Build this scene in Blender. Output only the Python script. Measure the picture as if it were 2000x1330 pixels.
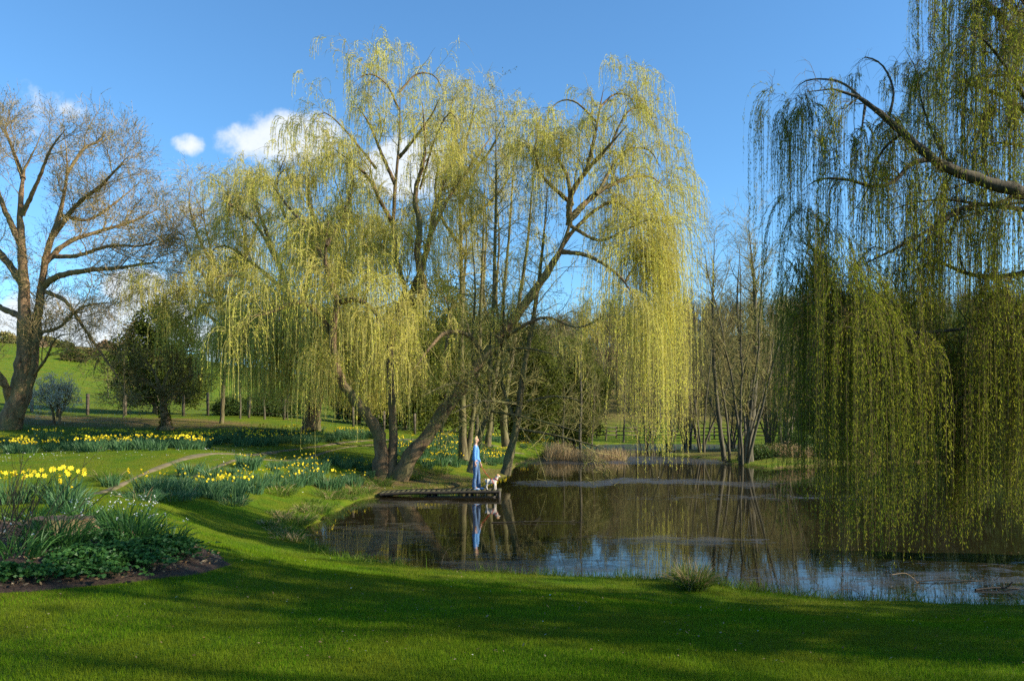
import bpy, math, random
import numpy as np
from mathutils import Vector
R = math.radians
for o in list(bpy.data.objects): bpy.data.objects.remove(o)
C = bpy.context.scene.collection
sc = bpy.context.scene

# ------------------------------------------------------------------ camera
H = 2.4                    # eye height above the water (water is z = 0)
F = 1556.0                 # focal length in pixels of the 2000 px wide photograph (28 mm)
HY = 815.0                 # horizon row
cd = bpy.data.cameras.new("camera"); cam = bpy.data.objects.new("camera", cd); C.objects.link(cam)
cam.location = (0, 0, H); cam.rotation_euler = (R(90), 0, 0)
cd.sensor_width = 36; cd.lens = 36*F/2000; cd.shift_y = (HY-665)/2000
cd.clip_start = 0.1; cd.clip_end = 3000
sc.camera = cam

# ------------------------------------------------------------------ sun and sky
SUN_EL, SUN_BACK = R(29), R(13)     # sun stands to the right, a little behind the camera
sdir = Vector((math.cos(SUN_EL)*math.cos(SUN_BACK), -math.cos(SUN_EL)*math.sin(SUN_BACK), math.sin(SUN_EL)))
sl = bpy.data.lights.new("sun", 'SUN'); sl.energy = 5.0; sl.angle = R(0.53); sl.color = (1.0, 0.90, 0.74)
so = bpy.data.objects.new("sun", sl); C.objects.link(so); so.rotation_euler = sdir.to_track_quat('Z', 'Y').to_euler()
so.location = (60, -20, 40)
W = bpy.data.worlds.new("World"); sc.world = W; W.use_nodes = True
nt = W.node_tree; nt.nodes.clear(); N = nt.nodes.new; LK = nt.links.new
def math_node(op, a=None, b=None, c=None, clamp=False):
    n = N('ShaderNodeMath'); n.operation = op; n.use_clamp = clamp
    for i, v in enumerate((a, b, c)):
        if v is None: continue
        if isinstance(v, (int, float)): n.inputs[i].default_value = v
        else: LK(v, n.inputs[i])
    return n.outputs[0]
sky = N('ShaderNodeTexSky'); sky.sky_type = 'NISHITA'; sky.sun_disc = False
sky.sun_elevation = SUN_EL; sky.sun_rotation = R(90)+SUN_BACK
sky.altitude = 0; sky.air_density = 1.0; sky.dust_density = 0.35; sky.ozone_density = 1.6
tint = N('ShaderNodeMix'); tint.data_type = 'RGBA'; tint.blend_type = 'MULTIPLY'; tint.inputs[0].default_value = 1
LK(sky.outputs[0], tint.inputs['A']); tint.inputs['B'].default_value = (0.53, 0.86, 1.08, 1)
tc = N('ShaderNodeTexCoord'); sp = N('ShaderNodeSeparateXYZ'); LK(tc.outputs['Generated'], sp.inputs[0])
yy = math_node('MAXIMUM', sp.outputs[1], 0.05)
cx = math_node('DIVIDE', sp.outputs[0], yy); cz = math_node('DIVIDE', sp.outputs[2], yy)
cb = N('ShaderNodeCombineXYZ'); LK(cx, cb.inputs[0]); LK(cz, cb.inputs[1])
def noise(vec, scale, detail=6, rough=0.55):
    n = N('ShaderNodeTexNoise'); n.inputs['Scale'].default_value = scale; n.inputs['Detail'].default_value = detail
    n.inputs['Roughness'].default_value = rough; LK(vec, n.inputs['Vector']); return n.outputs[0]
n1 = noise(cb.outputs[0], 11, 12, 0.58); n2 = noise(cb.outputs[0], 5, 4)
# cloud: centre azimuth/elevation tangents, half sizes, strength
CL = [(530, 265, 92, 58, 1.05), (600, 285, 80, 50, .95), (364, 281, 32, 20, .62), (362, 408, 26, 13, .55), (800, 330, 110, 60, .9),
      (265, 558, 66, 38, 1.1), (330, 600, 110, 50, .95), (200, 650, 160, 64, 1.15), (90, 640, 120, 70, .9), (215, 370, 34, 16, .25),
      (150, 215, 50, 20, .25), (60, 250, 90, 60, .05), (610, 250, 60, 40, .9), (305, 545, 30, 18, .6), (440, 640, 120, 60, .8)]
acc = None
for (px_, py_, hw, hh, st) in CL:
    u0, v0 = (px_-1000)/F, (HY-py_)/F
    du = math_node('MULTIPLY', math_node('SUBTRACT', cx, u0), F/hw)
    dv = math_node('SUBTRACT', cz, v0)
    dv = math_node('MULTIPLY', dv, F/hh)
    r2 = math_node('ADD', math_node('MULTIPLY', du, du), math_node('MULTIPLY', dv, dv))
    m = math_node('MULTIPLY', math_node('SUBTRACT', 1.0, math_node('MULTIPLY', r2, 0.62)), st)
    acc = m if acc is None else math_node('MAXIMUM', acc, m)
dens = math_node('ADD', acc, math_node('MULTIPLY', math_node('SUBTRACT', n1, 0.5), 3.0))
front = math_node('GREATER_THAN', sp.outputs[1], 0.05)
mask = N('ShaderNodeMapRange'); mask.interpolation_type = 'SMOOTHSTEP'
LK(dens, mask.inputs[0]); mask.inputs[1].default_value = 0.22; mask.inputs[2].default_value = 0.85
mk = math_node('MULTIPLY', mask.outputs[0], front); mk = math_node('MULTIPLY', mk, 0.93)
cr = N('ShaderNodeMix'); cr.data_type = 'RGBA'; LK(n2, cr.inputs[0])
cr.inputs['A'].default_value = (3.6, 4.1, 4.7, 1); cr.inputs['B'].default_value = (5.2, 5.2, 5.1, 1)
mx = N('ShaderNodeMix'); mx.data_type = 'RGBA'; LK(mk, mx.inputs[0]); LK(tint.outputs['Result'], mx.inputs['A']); LK(cr.outputs['Result'], mx.inputs['B'])
bg = N('ShaderNodeBackground'); bg.inputs[1].default_value = 0.11; LK(mx.outputs['Result'], bg.inputs[0])
wo = N('ShaderNodeOutputWorld'); LK(bg.outputs[0], wo.inputs[0])
sc.view_settings.view_transform = 'Standard'; sc.view_settings.look = 'None'
sc.view_settings.exposure = 1.0; sc.view_settings.gamma = 1.0
sc.cycles.max_bounces = 6; sc.cycles.diffuse_bounces = 3; sc.cycles.glossy_bounces = 3; sc.cycles.transmission_bounces = 3
sc.cycles.use_denoising = False

# ------------------------------------------------------------------ helpers
def P3(px, py, Y):
    return np.array([(px-1000)/F*Y, Y, H-(py-HY)/F*Y])
def tag(o, label=None, cat=None, group=None, kind=None):
    if label: o['label'] = label
    if cat: o['category'] = cat
    if group: o['group'] = group
    if kind: o['kind'] = kind
    return o
def empty(name, loc, label, cat, group=None, rz=0.0):
    o = bpy.data.objects.new(name, None); C.objects.link(o); o.empty_display_size = 0.2
    o.location = Vector([float(v) for v in loc]); o.rotation_euler = (0, 0, rz)
    return tag(o, label, cat, group)
class MB:
    """numpy mesh batch: quads only (or triangles) gathered and linked as ONE object"""
    def __init__(s): s.v = []; s.f4 = []; s.f3 = []; s.n = 0; s.a4 = []; s.a3 = []
    def add(s, v, f4=None, f3=None, a4=None, a3=None):
        v = np.asarray(v, np.float32).reshape(-1, 3)
        if f4 is not None and len(f4):
            f4 = np.asarray(f4).reshape(-1, 4)+s.n; s.f4.append(f4)
            s.a4.append(np.asarray(a4, np.float32) if a4 is not None else np.full(len(f4), .5, np.float32))
        if f3 is not None and len(f3):
            f3 = np.asarray(f3).reshape(-1, 3)+s.n; s.f3.append(f3)
            s.a3.append(np.asarray(a3, np.float32) if a3 is not None else np.full(len(f3), .5, np.float32))
        s.v.append(v); s.n += len(v)
        return s
    def mesh(s, name, smooth=True, origin=(0, 0, 0)):
        me = bpy.data.meshes.new(name)
        v = np.concatenate(s.v) - np.asarray(origin, np.float32)
        q = np.concatenate(s.f4) if s.f4 else np.zeros((0, 4), int)
        t = np.concatenate(s.f3) if s.f3 else np.zeros((0, 3), int)
        me.vertices.add(len(v)); me.vertices.foreach_set('co', v.astype(np.float32).ravel())
        li = np.concatenate([q.ravel(), t.ravel()]).astype(np.int32)
        me.loops.add(len(li)); me.loops.foreach_set('vertex_index', li)
        nq, n3 = len(q), len(t)
        me.polygons.add(nq+n3)
        st = np.concatenate([np.arange(nq)*4, nq*4+np.arange(n3)*3]).astype(np.int32)
        me.polygons.foreach_set('loop_start', st)
        if smooth: me.polygons.foreach_set('use_smooth', np.ones(nq+n3, bool))
        me.update(calc_edges=True)
        at = me.attributes.new('rnd', 'FLOAT', 'FACE')
        at.data.foreach_set('value', np.concatenate(s.a4+s.a3).astype(np.float32) if (s.a4 or s.a3) else np.zeros(0, np.float32))
        return me
    def build(s, name, mat, parent=None, smooth=True, origin=(0, 0, 0)):
        me = s.mesh(name, smooth, origin); me.materials.append(mat)
        o = bpy.data.objects.new(name, me); C.objects.link(o)
        if parent is not None: o.parent = parent
        elif tuple(origin) != (0, 0, 0): o.location = Vector([float(x) for x in origin])
        return o
def unit(v): return v/np.maximum(np.linalg.norm(v, axis=-1, keepdims=True), 1e-9)
def tubes(mb, P, Rr, sides=5, rng=None, cap=False):
    """P [M,K,3], R [M,K] tapered tubes"""
    P = np.asarray(P, float); M, K, _ = P.shape
    if M == 0: return
    Rr = np.broadcast_to(np.asarray(Rr, float), (M, K))
    T = np.empty_like(P); T[:, 1:-1] = P[:, 2:]-P[:, :-2]; T[:, 0] = P[:, 1]-P[:, 0]; T[:, -1] = P[:, -1]-P[:, -2]; T = unit(T)
    ref = np.where(np.abs(T[:, 0, 2:3]) > .8, np.array([[1., .2, 0]]), np.array([[0., .1, 1.]]))
    u = unit(ref-T[:, 0]*(ref*T[:, 0]).sum(-1, keepdims=True)); U = np.empty_like(P)
    for k in range(K):
        u = unit(u-T[:, k]*(u*T[:, k]).sum(-1, keepdims=True)); U[:, k] = u
    V = np.cross(T, U)
    a = np.arange(sides)*2*math.pi/sides
    ring = P[:, :, None, :]+Rr[:, :, None, None]*(np.cos(a)[None, None, :, None]*U[:, :, None, :]+np.sin(a)[None, None, :, None]*V[:, :, None, :])
    base = (np.arange(M)*K*sides)[:, None, None]; k = np.arange(K-1)[None, :, None]*sides; j = np.arange(sides)[None, None, :]; j2 = (j+1) % sides
    f = np.stack([base+k+j, base+k+j2, base+k+sides+j2, base+k+sides+j], -1)
    at = np.repeat((rng.random(M) if rng is not None else np.full(M, .5)), (K-1)*sides)
    mb.add(ring.reshape(-1, 3), f.reshape(-1, 4), a4=at)
def ribbons(mb, P, Wd, rng, flat=None):
    """P [M,K,3] flat strips, half-width Wd [M,K]; flat = preferred side direction"""
    M, K, _ = P.shape
    if M == 0: return
    T = np.empty_like(P); T[:, 1:-1] = P[:, 2:]-P[:, :-2]; T[:, 0] = P[:, 1]-P[:, 0]; T[:, -1] = P[:, -1]-P[:, -2]
    S = rng.normal(size=(M, 1, 3)) if flat is None else flat[:, None, :]
    S = unit(np.cross(unit(T), np.broadcast_to(S, P.shape)))
    Wd = np.broadcast_to(Wd, (M, K))[:, :, None]
    v = np.stack([P-S*Wd, P+S*Wd], 2)
    b = (np.arange(M)*K*2)[:, None]; k = np.arange(K-1)[None, :]*2
    f = np.stack([b+k, b+k+1, b+k+3, b+k+2], -1)
    mb.add(v.reshape(-1, 3), f.reshape(-1, 4), a4=np.repeat(rng.random(M), K-1))
def leaves(mb, pos, d, L, Wd, rng, rnd=None):
    """rhombic leaves starting at pos along d"""
    n = len(pos)
    if n == 0: return
    d = unit(d); s = unit(np.cross(d, rng.normal(size=(n, 3))))
    L = np.broadcast_to(L, (n,))[:, None]; Wd = np.broadcast_to(Wd, (n,))[:, None]
    v = np.stack([pos, pos+d*L*.45+s*Wd, pos+d*L, pos+d*L*.45-s*Wd], 1)
    mb.add(v.reshape(-1, 3), np.arange(n*4).reshape(n, 4), a4=rng.random(n) if rnd is None else rnd)
def grow(S, D, L, K, wander, trop, rng):
    """polylines from S along D; trop = function(t)->vec added each step"""
    M = len(S); P = np.empty((M, K, 3)); P[:, 0] = S; D = unit(np.asarray(D, float)); L = np.broadcast_to(L, (M,))
    for k in range(1, K):
        tr = trop(k/(K-1)) if callable(trop) else np.asarray(trop)
        D = unit(D+wander*rng.normal(size=(M, 3))+tr); P[:, k] = P[:, k-1]+D*(L/(K-1))[:, None]
    return P
def kids(P, n, rng, t0=.15, t1=1., ang=(35, 65), up=0., weights=None):
    """n child starts spread over parents P [M,K,3] by length"""
    M, K, _ = P.shape
    ln = np.linalg.norm(P[:, 1:]-P[:, :-1], axis=-1).sum(1)
    w = ln if weights is None else ln*weights
    i = rng.choice(M, n, p=w/w.sum()); t = t0+(t1-t0)*rng.random(n)
    x = t*(K-1); k = np.minimum(x.astype(int), K-2); fr = (x-k)[:, None]
    pos = P[i, k]*(1-fr)+P[i, k+1]*fr; T = unit(P[i, k+1]-P[i, k])
    pr = unit(np.cross(T, rng.normal(size=(n, 3)))); pr[:, 2] += up; pr = unit(pr)
    a = np.radians(rng.uniform(ang[0], ang[1], n))[:, None]
    return pos, unit(np.cos(a)*T+np.sin(a)*pr), i, t
def resample(pts, K):
    pts = np.asarray(pts, float)
    if len(pts) == 2: pts = np.array([pts[0], (pts[0]+pts[1])/2, pts[1]])
    p = np.vstack([2*pts[0]-pts[1], pts, 2*pts[-1]-pts[-2]]); out = []
    for i in range(1, len(p)-2):
        for t in np.linspace(0, 1, 9)[:-1]:
            a, b, c, d = p[i-1], p[i], p[i+1], p[i+2]
            out.append(.5*((2*b)+(c-a)*t+(2*a-5*b+4*c-d)*t*t+(-a+3*b-3*c+d)*t**3))
    out.append(p[-2]); out = np.array(out)
    s = np.concatenate([[0], np.cumsum(np.linalg.norm(np.diff(out[:, :3], axis=0), axis=1))])
    q = np.linspace(0, s[-1], K)
    return np.stack([np.interp(q, s, out[:, j]) for j in range(out.shape[1])], 1)

# ------------------------------------------------------------------ materials
def new_mat(name):
    m = bpy.data.materials.new(name); m.use_nodes = True; t = m.node_tree; t.nodes.clear()
    return m, t
def _noise(t, vec, scale, detail=5, rough=.6):
    n = t.nodes.new('ShaderNodeTexNoise'); n.inputs['Scale'].default_value = scale; n.inputs['Detail'].default_value = detail
    n.inputs['Roughness'].default_value = rough
    if vec is not None: t.links.new(vec, n.inputs['Vector'])
    return n.outputs[0]
def _ramp(t, fac, cols):
    r = t.nodes.new('ShaderNodeValToRGB'); t.links.new(fac, r.inputs[0]); e = r.color_ramp.elements
    while len(e) < len(cols): e.new(0.5)
    for i, (p, c) in enumerate(cols): e[i].position = p; e[i].color = (c[0], c[1], c[2], 1)
    return r.outputs[0]
def _m(t, op, a, b=None, clamp=False):
    n = t.nodes.new('ShaderNodeMath'); n.operation = op; n.use_clamp = clamp
    for i, v in enumerate((a, b)):
        if v is None: continue
        if isinstance(v, (int, float)): n.inputs[i].default_value = v
        else: t.links.new(v, n.inputs[i])
    return n.outputs[0]
def _mixc(t, fac, a, b, mode='MIX'):
    n = t.nodes.new('ShaderNodeMix'); n.data_type = 'RGBA'; n.blend_type = mode
    for key, v in ((0, fac), ('A', a), ('B', b)):
        if isinstance(v, (int, float)): n.inputs[key].default_value = v
        elif isinstance(v, tuple): n.inputs[key].default_value = (v[0], v[1], v[2], 1)
        else: t.links.new(v, n.inputs[key])
    return n.outputs['Result']
def bark(name, c1, c2, moss=None, scale=6, stretch=.25, bump=.5):
    m, t = new_mat(name); tc = t.nodes.new('ShaderNodeTexCoord'); mp = t.nodes.new('ShaderNodeMapping')
    mp.inputs['Scale'].default_value = (1, 1, stretch); t.links.new(tc.outputs['Object'], mp.inputs[0])
    n = _noise(t, mp.outputs[0], scale, 8, .65); n2 = _noise(t, tc.outputs['Object'], 1.3, 4)
    c = _ramp(t, n, [(.32, c1), (.66, c2)])
    if moss: c = _mixc(t, _ramp(t, n2, [(.45, (0, 0, 0)), (.62, (.8, .8, .8))]), c, moss)
    b = t.nodes.new('ShaderNodeBsdfPrincipled'); t.links.new(c, b.inputs['Base Color']); b.inputs['Roughness'].default_value = .9
    b.inputs['Specular IOR Level'].default_value = .2
    bp = t.nodes.new('ShaderNodeBump'); bp.inputs['Strength'].default_value = bump; bp.inputs['Distance'].default_value = .04
    t.links.new(n, bp.inputs['Height']); t.links.new(bp.outputs[0], b.inputs['Normal'])
    o = t.nodes.new('ShaderNodeOutputMaterial'); t.links.new(b.outputs[0], o.inputs[0]); return m
def leafmat(name, cols, trans=.4, big=None, bscale=.5, rough=.55, gloss=.0):
    """cols: ramp over the per-leaf random; big: second colour mixed in patches"""
    m, t = new_mat(name); a = t.nodes.new('ShaderNodeAttribute'); a.attribute_name = 'rnd'
    c = _ramp(t, a.outputs['Fac'], [(i/max(1, len(cols)-1), x) for i, x in enumerate(cols)])
    if big:
        tc = t.nodes.new('ShaderNodeTexCoord')
        c = _mixc(t, _ramp(t, _noise(t, tc.outputs['Object'], bscale, 3), [(.42, (0, 0, 0)), (.62, (.85, .85, .85))]), c, big)
    d = t.nodes.new('ShaderNodeBsdfDiffuse'); tr = t.nodes.new('ShaderNodeBsdfTranslucent'); t.links.new(c, d.inputs[0]); t.links.new(c, tr.inputs[0])
    ms = t.nodes.new('ShaderNodeMixShader'); ms.inputs[0].default_value = trans; t.links.new(d.outputs[0], ms.inputs[1]); t.links.new(tr.outputs[0], ms.inputs[2])
    out = ms.outputs[0]
    if gloss:
        g = t.nodes.new('ShaderNodeBsdfGlossy'); g.inputs['Roughness'].default_value = rough
        m2 = t.nodes.new('ShaderNodeMixShader'); m2.inputs[0].default_value = gloss; t.links.new(out, m2.inputs[1]); t.links.new(g.outputs[0], m2.inputs[2]); out = m2.outputs[0]
    o = t.nodes.new('ShaderNodeOutputMaterial'); t.links.new(out, o.inputs[0]); return m
def plain(name, c, rough=.7, c2=None, scale=12, bump=0):
    m, t = new_mat(name); tc = t.nodes.new('ShaderNodeTexCoord'); n = _noise(t, tc.outputs['Object'], scale, 5)
    col = _ramp(t, n, [(.35, c), (.65, c2 or tuple(x*.8 for x in c))])
    b = t.nodes.new('ShaderNodeBsdfPrincipled'); t.links.new(col, b.inputs['Base Color']); b.inputs['Roughness'].default_value = rough
    b.inputs['Specular IOR Level'].default_value = .3
    if bump:
        bp = t.nodes.new('ShaderNodeBump'); bp.inputs['Strength'].default_value = bump; bp.inputs['Distance'].default_value = .02
        t.links.new(n, bp.inputs['Height']); t.links.new(bp.outputs[0], b.inputs['Normal'])
    o = t.nodes.new('ShaderNodeOutputMaterial'); t.links.new(b.outputs[0], o.inputs[0]); return m

M = {}
M['willow_bark'] = bark('willow_bark', (.06, .042, .026), (.26, .17, .09), (.13, .12, .05), 7, .22, .9)
M['willow_twig'] = leafmat('willow_twig', [(.30, .26, .08), (.46, .40, .14)], .2)
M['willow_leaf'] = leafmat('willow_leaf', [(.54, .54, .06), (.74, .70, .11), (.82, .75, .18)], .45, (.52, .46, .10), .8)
M['willow_leaf_shaded'] = leafmat('willow_leaf_shaded', [(.09, .13, .012), (.21, .25, .022), (.42, .40, .05)], .5)  # near willow's leaves, their shade put into the colour
M['shade_bark'] = bark('shade_bark', (.035, .03, .022), (.10, .085, .055), None, 9, .3)  # near willow's shade painted into its bark; dark shrub stems share it
M['shade_twig'] = leafmat('shade_twig', [(.09, .075, .035), (.17, .13, .06)], .15)  # twigs darkened in colour for the near willow's shade; also dark shrub twigs
M['alder_bark'] = bark('alder_bark', (.05, .04, .022), (.19, .155, .08), (.13, .135, .04), 9, .25, .9)
M['alder_twig'] = leafmat('alder_twig', [(.22, .19, .07), (.36, .32, .12)], .1)
M['far_twig'] = leafmat('far_twig', [(.16, .13, .06), (.25, .20, .09), (.27, .26, .08)], .2, (.22, .23, .06), .25)
M['far_bark'] = bark('far_bark', (.05, .045, .03), (.15, .13, .08), None, 5, .3)
M['oak_bark'] = bark('oak_bark', (.08, .05, .027), (.34, .21, .11), (.20, .155, .06), 7, .25, 1.0)
M['oak_twig'] = leafmat('oak_twig', [(.24, .17, .08), (.38, .29, .13)], .1)
M['evergreen'] = leafmat('evergreen', [(.03, .06, .012), (.07, .12, .02), (.13, .17, .03)], .25, gloss=.02)
M['holly'] = leafmat('holly', [(.04, .06, .012), (.09, .12, .022), (.16, .18, .035)], .3)
M['ivy'] = leafmat('ivy', [(.05, .07, .012), (.10, .12, .02), (.17, .17, .035)], .3)
M['blossom'] = leafmat('blossom', [(.50, .47, .36), (.85, .82, .68)], .3)
M['daff_leaf'] = leafmat('daff_leaf', [(.035, .10, .04), (.065, .155, .055), (.11, .20, .065)], .3, gloss=.025)
M['daff_yellow'] = leafmat('daff_yellow', [(.85, .62, .02), (.90, .72, .05)], .35)
M['grass'] = leafmat('grass', [(.045, .125, .004), (.10, .21, .008), (.20, .28, .014)], .45, (.15, .18, .012), .8)
M['tall_grass'] = leafmat('tall_grass', [(.05, .12, .012), (.10, .18, .02), (.20, .22, .06)], .4)
M['dry_grass'] = leafmat('dry_grass', [(.28, .20, .10), (.45, .34, .18)], .3)
M['bed_leaf'] = leafmat('bed_leaf', [(.02, .075, .012), (.04, .12, .02), (.07, .17, .03)], .3, gloss=.025)
M['white_petal'] = leafmat('white_petal', [(.7, .72, .68), (.85, .85, .8)], .3)
M['dead_leaf'] = leafmat('dead_leaf', [(.16, .09, .04), (.26, .18, .10), (.40, .31, .2)], .2)
M['wood'] = plain('weathered_wood', (.035, .03, .016), .85, (.10, .095, .035), 9, .5)
M['wood_dark'] = plain('wet_dark_wood', (.025, .02, .014), .6, (.05, .04, .025), 9, .4)
M['fence_wood'] = plain('fence_wood', (.15, .12, .08), .85, (.07, .055, .035), 7, .3)

# ------------------------------------------------------------------ terrain
def w0(px, py, z=0.0, dy=0.0):
    Y = (H-z)*F/(py-HY); return ((px-1000)/F*Y, Y+dy)
SH = [w0(px, py, .10, .30) for px, py in [(628, 1076), (665, 1090), (760, 1102), (850, 1112), (1000, 1122), (1120, 1126), (1220, 1130), (1310, 1134),
      (1400, 1142), (1500, 1158), (1620, 1172), (1800, 1178), (2000, 1182)]]
SH += [(7.8, 10.2), (9.5, 11.8), (9.9, 13.8), (11.8, 15.5), (16.5, 18), (23, 22), (31, 26), (46, 36)]
SH += [w0(px, py) for px, py in [(2300, 897), (2000, 899), (1700, 905), (1560, 911), (1500, 916), (1440, 908), (1400, 898), (1340, 894), (1293, 890), (1283, 885), (1310, 881),
      (1400, 879), (1470, 877), (1500, 872), (1400, 867.5), (1250, 866.5), (1140, 869), (1118, 877), (1108, 887), (1075, 891), (1035, 898), (1008, 908), (1000, 918), (985, 930),
      (930, 944), (860, 953), (800, 961), (745, 969), (700, 977), (655, 1000), (612, 1022), (588, 1042), (600, 1062)]]
SH = np.array(SH)
def poly_sd(poly, x, y):
    """signed distance, positive outside"""
    x = np.asarray(x, float); y = np.asarray(y, float); d = np.full(x.shape, 1e9); ins = np.zeros(x.shape, bool)
    n = len(poly)
    for i in range(n):
        a, b = poly[i], poly[(i+1) % n]; ex, ey = b-a; L2 = ex*ex+ey*ey+1e-12
        t = np.clip(((x-a[0])*ex+(y-a[1])*ey)/L2, 0, 1)
        d = np.minimum(d, (x-a[0]-t*ex)**2+(y-a[1]-t*ey)**2)
        c = ((a[1] > y) != (b[1] > y)) & (x < (b[0]-a[0])*(y-a[1])/(b[1]-a[1]+1e-12)+a[0]); ins ^= c
    return np.where(ins, -1, 1)*np.sqrt(d)
def line_d(pts, x, y):
    d = np.full(np.shape(x), 1e9)
    for a, b in zip(pts[:-1], pts[1:]):
        e = b-a; t = np.clip(((x-a[0])*e[0]+(y-a[1])*e[1])/(e@e), 0, 1); d = np.minimum(d, (x-a[0]-t*e[0])**2+(y-a[1]-t*e[1])**2)
    return np.sqrt(d)
def cp(px, py, Y):
    q = P3(px, py, Y); return (q[0], q[1], q[2])
CP = [(0, 2, .85), (0, 6, .8), (-4, 5, .9), (5, 6, .72), (0, 9, .5), (4, 8.5, .45), (-10, 6, 1.05), (12, 4, .9), (-3.4, 11, .75), (-4.9, 14, .96), (-5, 8.2, .96), (-9, 12, 1.05),
      cp(250, 945, 19), cp(500, 905, 23), cp(880, 872, 38), cp(80, 880, 28), cp(300, 862, 33), cp(600, 855, 36), cp(750, 858, 38), cp(850, 895, 33), (-4.2, 28.2, .36), cp(980, 905, 36),
      cp(640, 935, 24), cp(560, 950, 20), cp(1000, 880, 42), cp(1080, 872, 50), (14, 76, .33), (30, 76, .35), (2, 76, .6), cp(1450, 889, 43), cp(1500, 882, 47), cp(1330, 883, 56), cp(1900, 877, 52), cp(1750, 873, 56),
      cp(20, 833, 37), cp(320, 838, 38), cp(-250, 800, 40), cp(170, 808, 45), cp(420, 812, 45), cp(600, 820, 46), cp(150, 676, 110), cp(-300, 640, 110), cp(330, 695, 105), cp(520, 760, 95), cp(700, 795, 85),
      cp(850, 812, 90), cp(1330, 812, 104), cp(1050, 705, 165), cp(1250, 672, 170), cp(1450, 655, 180), cp(1900, 655, 170), cp(1150, 795, 118), cp(1500, 790, 118), cp(1900, 795, 95), cp(850, 750, 170),
      (22, 8, 1.0), (30, 14, 1.2), (40, 24, 1.6), (16, 14, .7), (55, 40, 1.5), (0, -20, 1.2), (-40, -20, 2), (40, -20, 2), (-60, 20, 3), (-90, 60, 9), (100, 60, 5), (-150, 300, 22), (0, 320, 15), (150, 300, 22), (150, 150, 15),
      (-130, 150, 16), (200, -50, 5), (-200, -50, 9), (-350, 350, 25), (350, 350, 24), (-60, 200, 13), (0, -200, 4), (60, 240, 20)]
CP = np.array(CP); _c = 4.0
_A = np.sqrt(((CP[:, None, :2]-CP[None, :, :2])**2).sum(-1)+_c*_c)
_n = len(CP); _G = np.zeros((_n+3, _n+3)); _G[:_n, :_n] = _A+np.eye(_n)*.02; _G[:_n, _n] = 1; _G[:_n, _n+1:] = CP[:, :2]; _G[_n, :_n] = 1; _G[_n+1:, :_n] = CP[:, :2].T
_S = np.linalg.solve(_G, np.concatenate([CP[:, 2], [0, 0, 0]]))
TRK = np.array([w0(px, py, z) for px, py, z in [(-260, 985, 1.0), (30, 962, 1.0), (180, 945, 1.0), (300, 925, 1.02), (420, 908, 1.05), (540, 893, 1.02), (660, 881, .98), (800, 872, .98), (900, 868, .95), (1010, 864, .9)]])
def hn(x, y, s, seed=0):
    """cheap smooth value noise"""
    r = np.random.default_rng(seed); v = 0
    for i in range(5):
        a = r.uniform(0, 2*math.pi); k = s*r.uniform(.6, 1.7); v = v+np.sin((x*math.cos(a)+y*math.sin(a))*k+r.uniform(0, 6.28)+1.3*np.sin((x*math.sin(a)-y*math.cos(a))*k*.7))
    return v/5
def sm(t): t = np.clip(t, 0, 1); return t*t*(3-2*t)
def gz(x, y):
    x = np.asarray(x, float); y = np.asarray(y, float); shp = x.shape; x = x.ravel(); y = y.ravel()
    base = np.full(x.shape, _S[_n])+_S[_n+1]*x+_S[_n+2]*y
    for i in range(_n): base += _S[i]*np.sqrt((x-CP[i, 0])**2+(y-CP[i, 1])**2+_c*_c)
    base = np.maximum(base, .15)
    dt = line_d(TRK, x, y); base = base-.06*np.exp(-(dt/.75)**4)*(y < 60)
    sd = poly_sd(SH, x, y); near = np.abs(sd) < 8
    jit = .16*hn(x, y, 2.4, 3)+.09*hn(x, y, 7, 4); s2 = sd+jit*near
    wid = np.where(y < 16, 4.0, 3.2)
    land = .10+(base-.10)*sm(s2/wid)+.02*hn(x, y, 1.6, 5)*(np.abs(y) < 60)*sm(s2)
    z = np.where(s2 > .22, land, np.where(s2 > -.1, -.06+.16*sm((s2+.1)/.32), -.06-.5*sm((-s2-.1)/1.2)))
    return z.reshape(shp)
def gz1(x, y): return float(gz(np.array([x]), np.array([y]))[0])
def on(px, Y):
    x = (px-1000)/F*Y; return np.array([x, Y, gz1(x, Y)])

def axis(pairs):
    out = [pairs[0][0]]
    for (a, sa), (b, sb) in zip(pairs[:-1], pairs[1:]):
        p = a
        while p < b-1e-6:
            st = sa+(sb-sa)*(p-a)/(b-a); p += st
            if p < b: out.append(p)
        out.append(b)
    return np.array(out)
gx = axis([(-360, 14), (-60, 3), (-20, .4), (-12, .14), (10, .14), (20, .5), (60, 3), (360, 14)])
gy = axis([(-220, 14), (-10, 2), (2, .2), (6, .12), (30, .14), (48, .35), (80, 1.2), (130, 3), (360, 12)])
X, Y_ = np.meshgrid(gx, gy); Z = gz(X, Y_)
g = MB(); ny, nx = X.shape; idx = np.arange(ny*nx).reshape(ny, nx)
g.add(np.stack([X, Y_, Z], -1).reshape(-1, 3), np.stack([idx[:-1, :-1], idx[:-1, 1:], idx[1:, 1:], idx[1:, :-1]], -1).reshape(-1, 4))
gm, t = new_mat('ground'); tcn = t.nodes.new('ShaderNodeTexCoord'); ob = tcn.outputs['Object']
am = t.nodes.new('ShaderNodeAttribute'); am.attribute_name = 'mud_shade'
n1 = _noise(t, ob, 55, 6, .7); n2 = _noise(t, ob, 1.1, 5); n3 = _noise(t, ob, .25, 3); n4 = _noise(t, ob, 9, 6, .7)
grass = _ramp(t, n1, [(.3, (.028, .075, .003)), (.7, (.10, .17, .008))])
grass = _mixc(t, _ramp(t, n2, [(.40, (0, 0, 0)), (.60, (.8, .8, .8))]), grass, (.15, .15, .010))
grass = _mixc(t, _ramp(t, n3, [(.40, (0, 0, 0)), (.65, (.5, .5, .5))]), grass, (.10, .16, .007))
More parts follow.
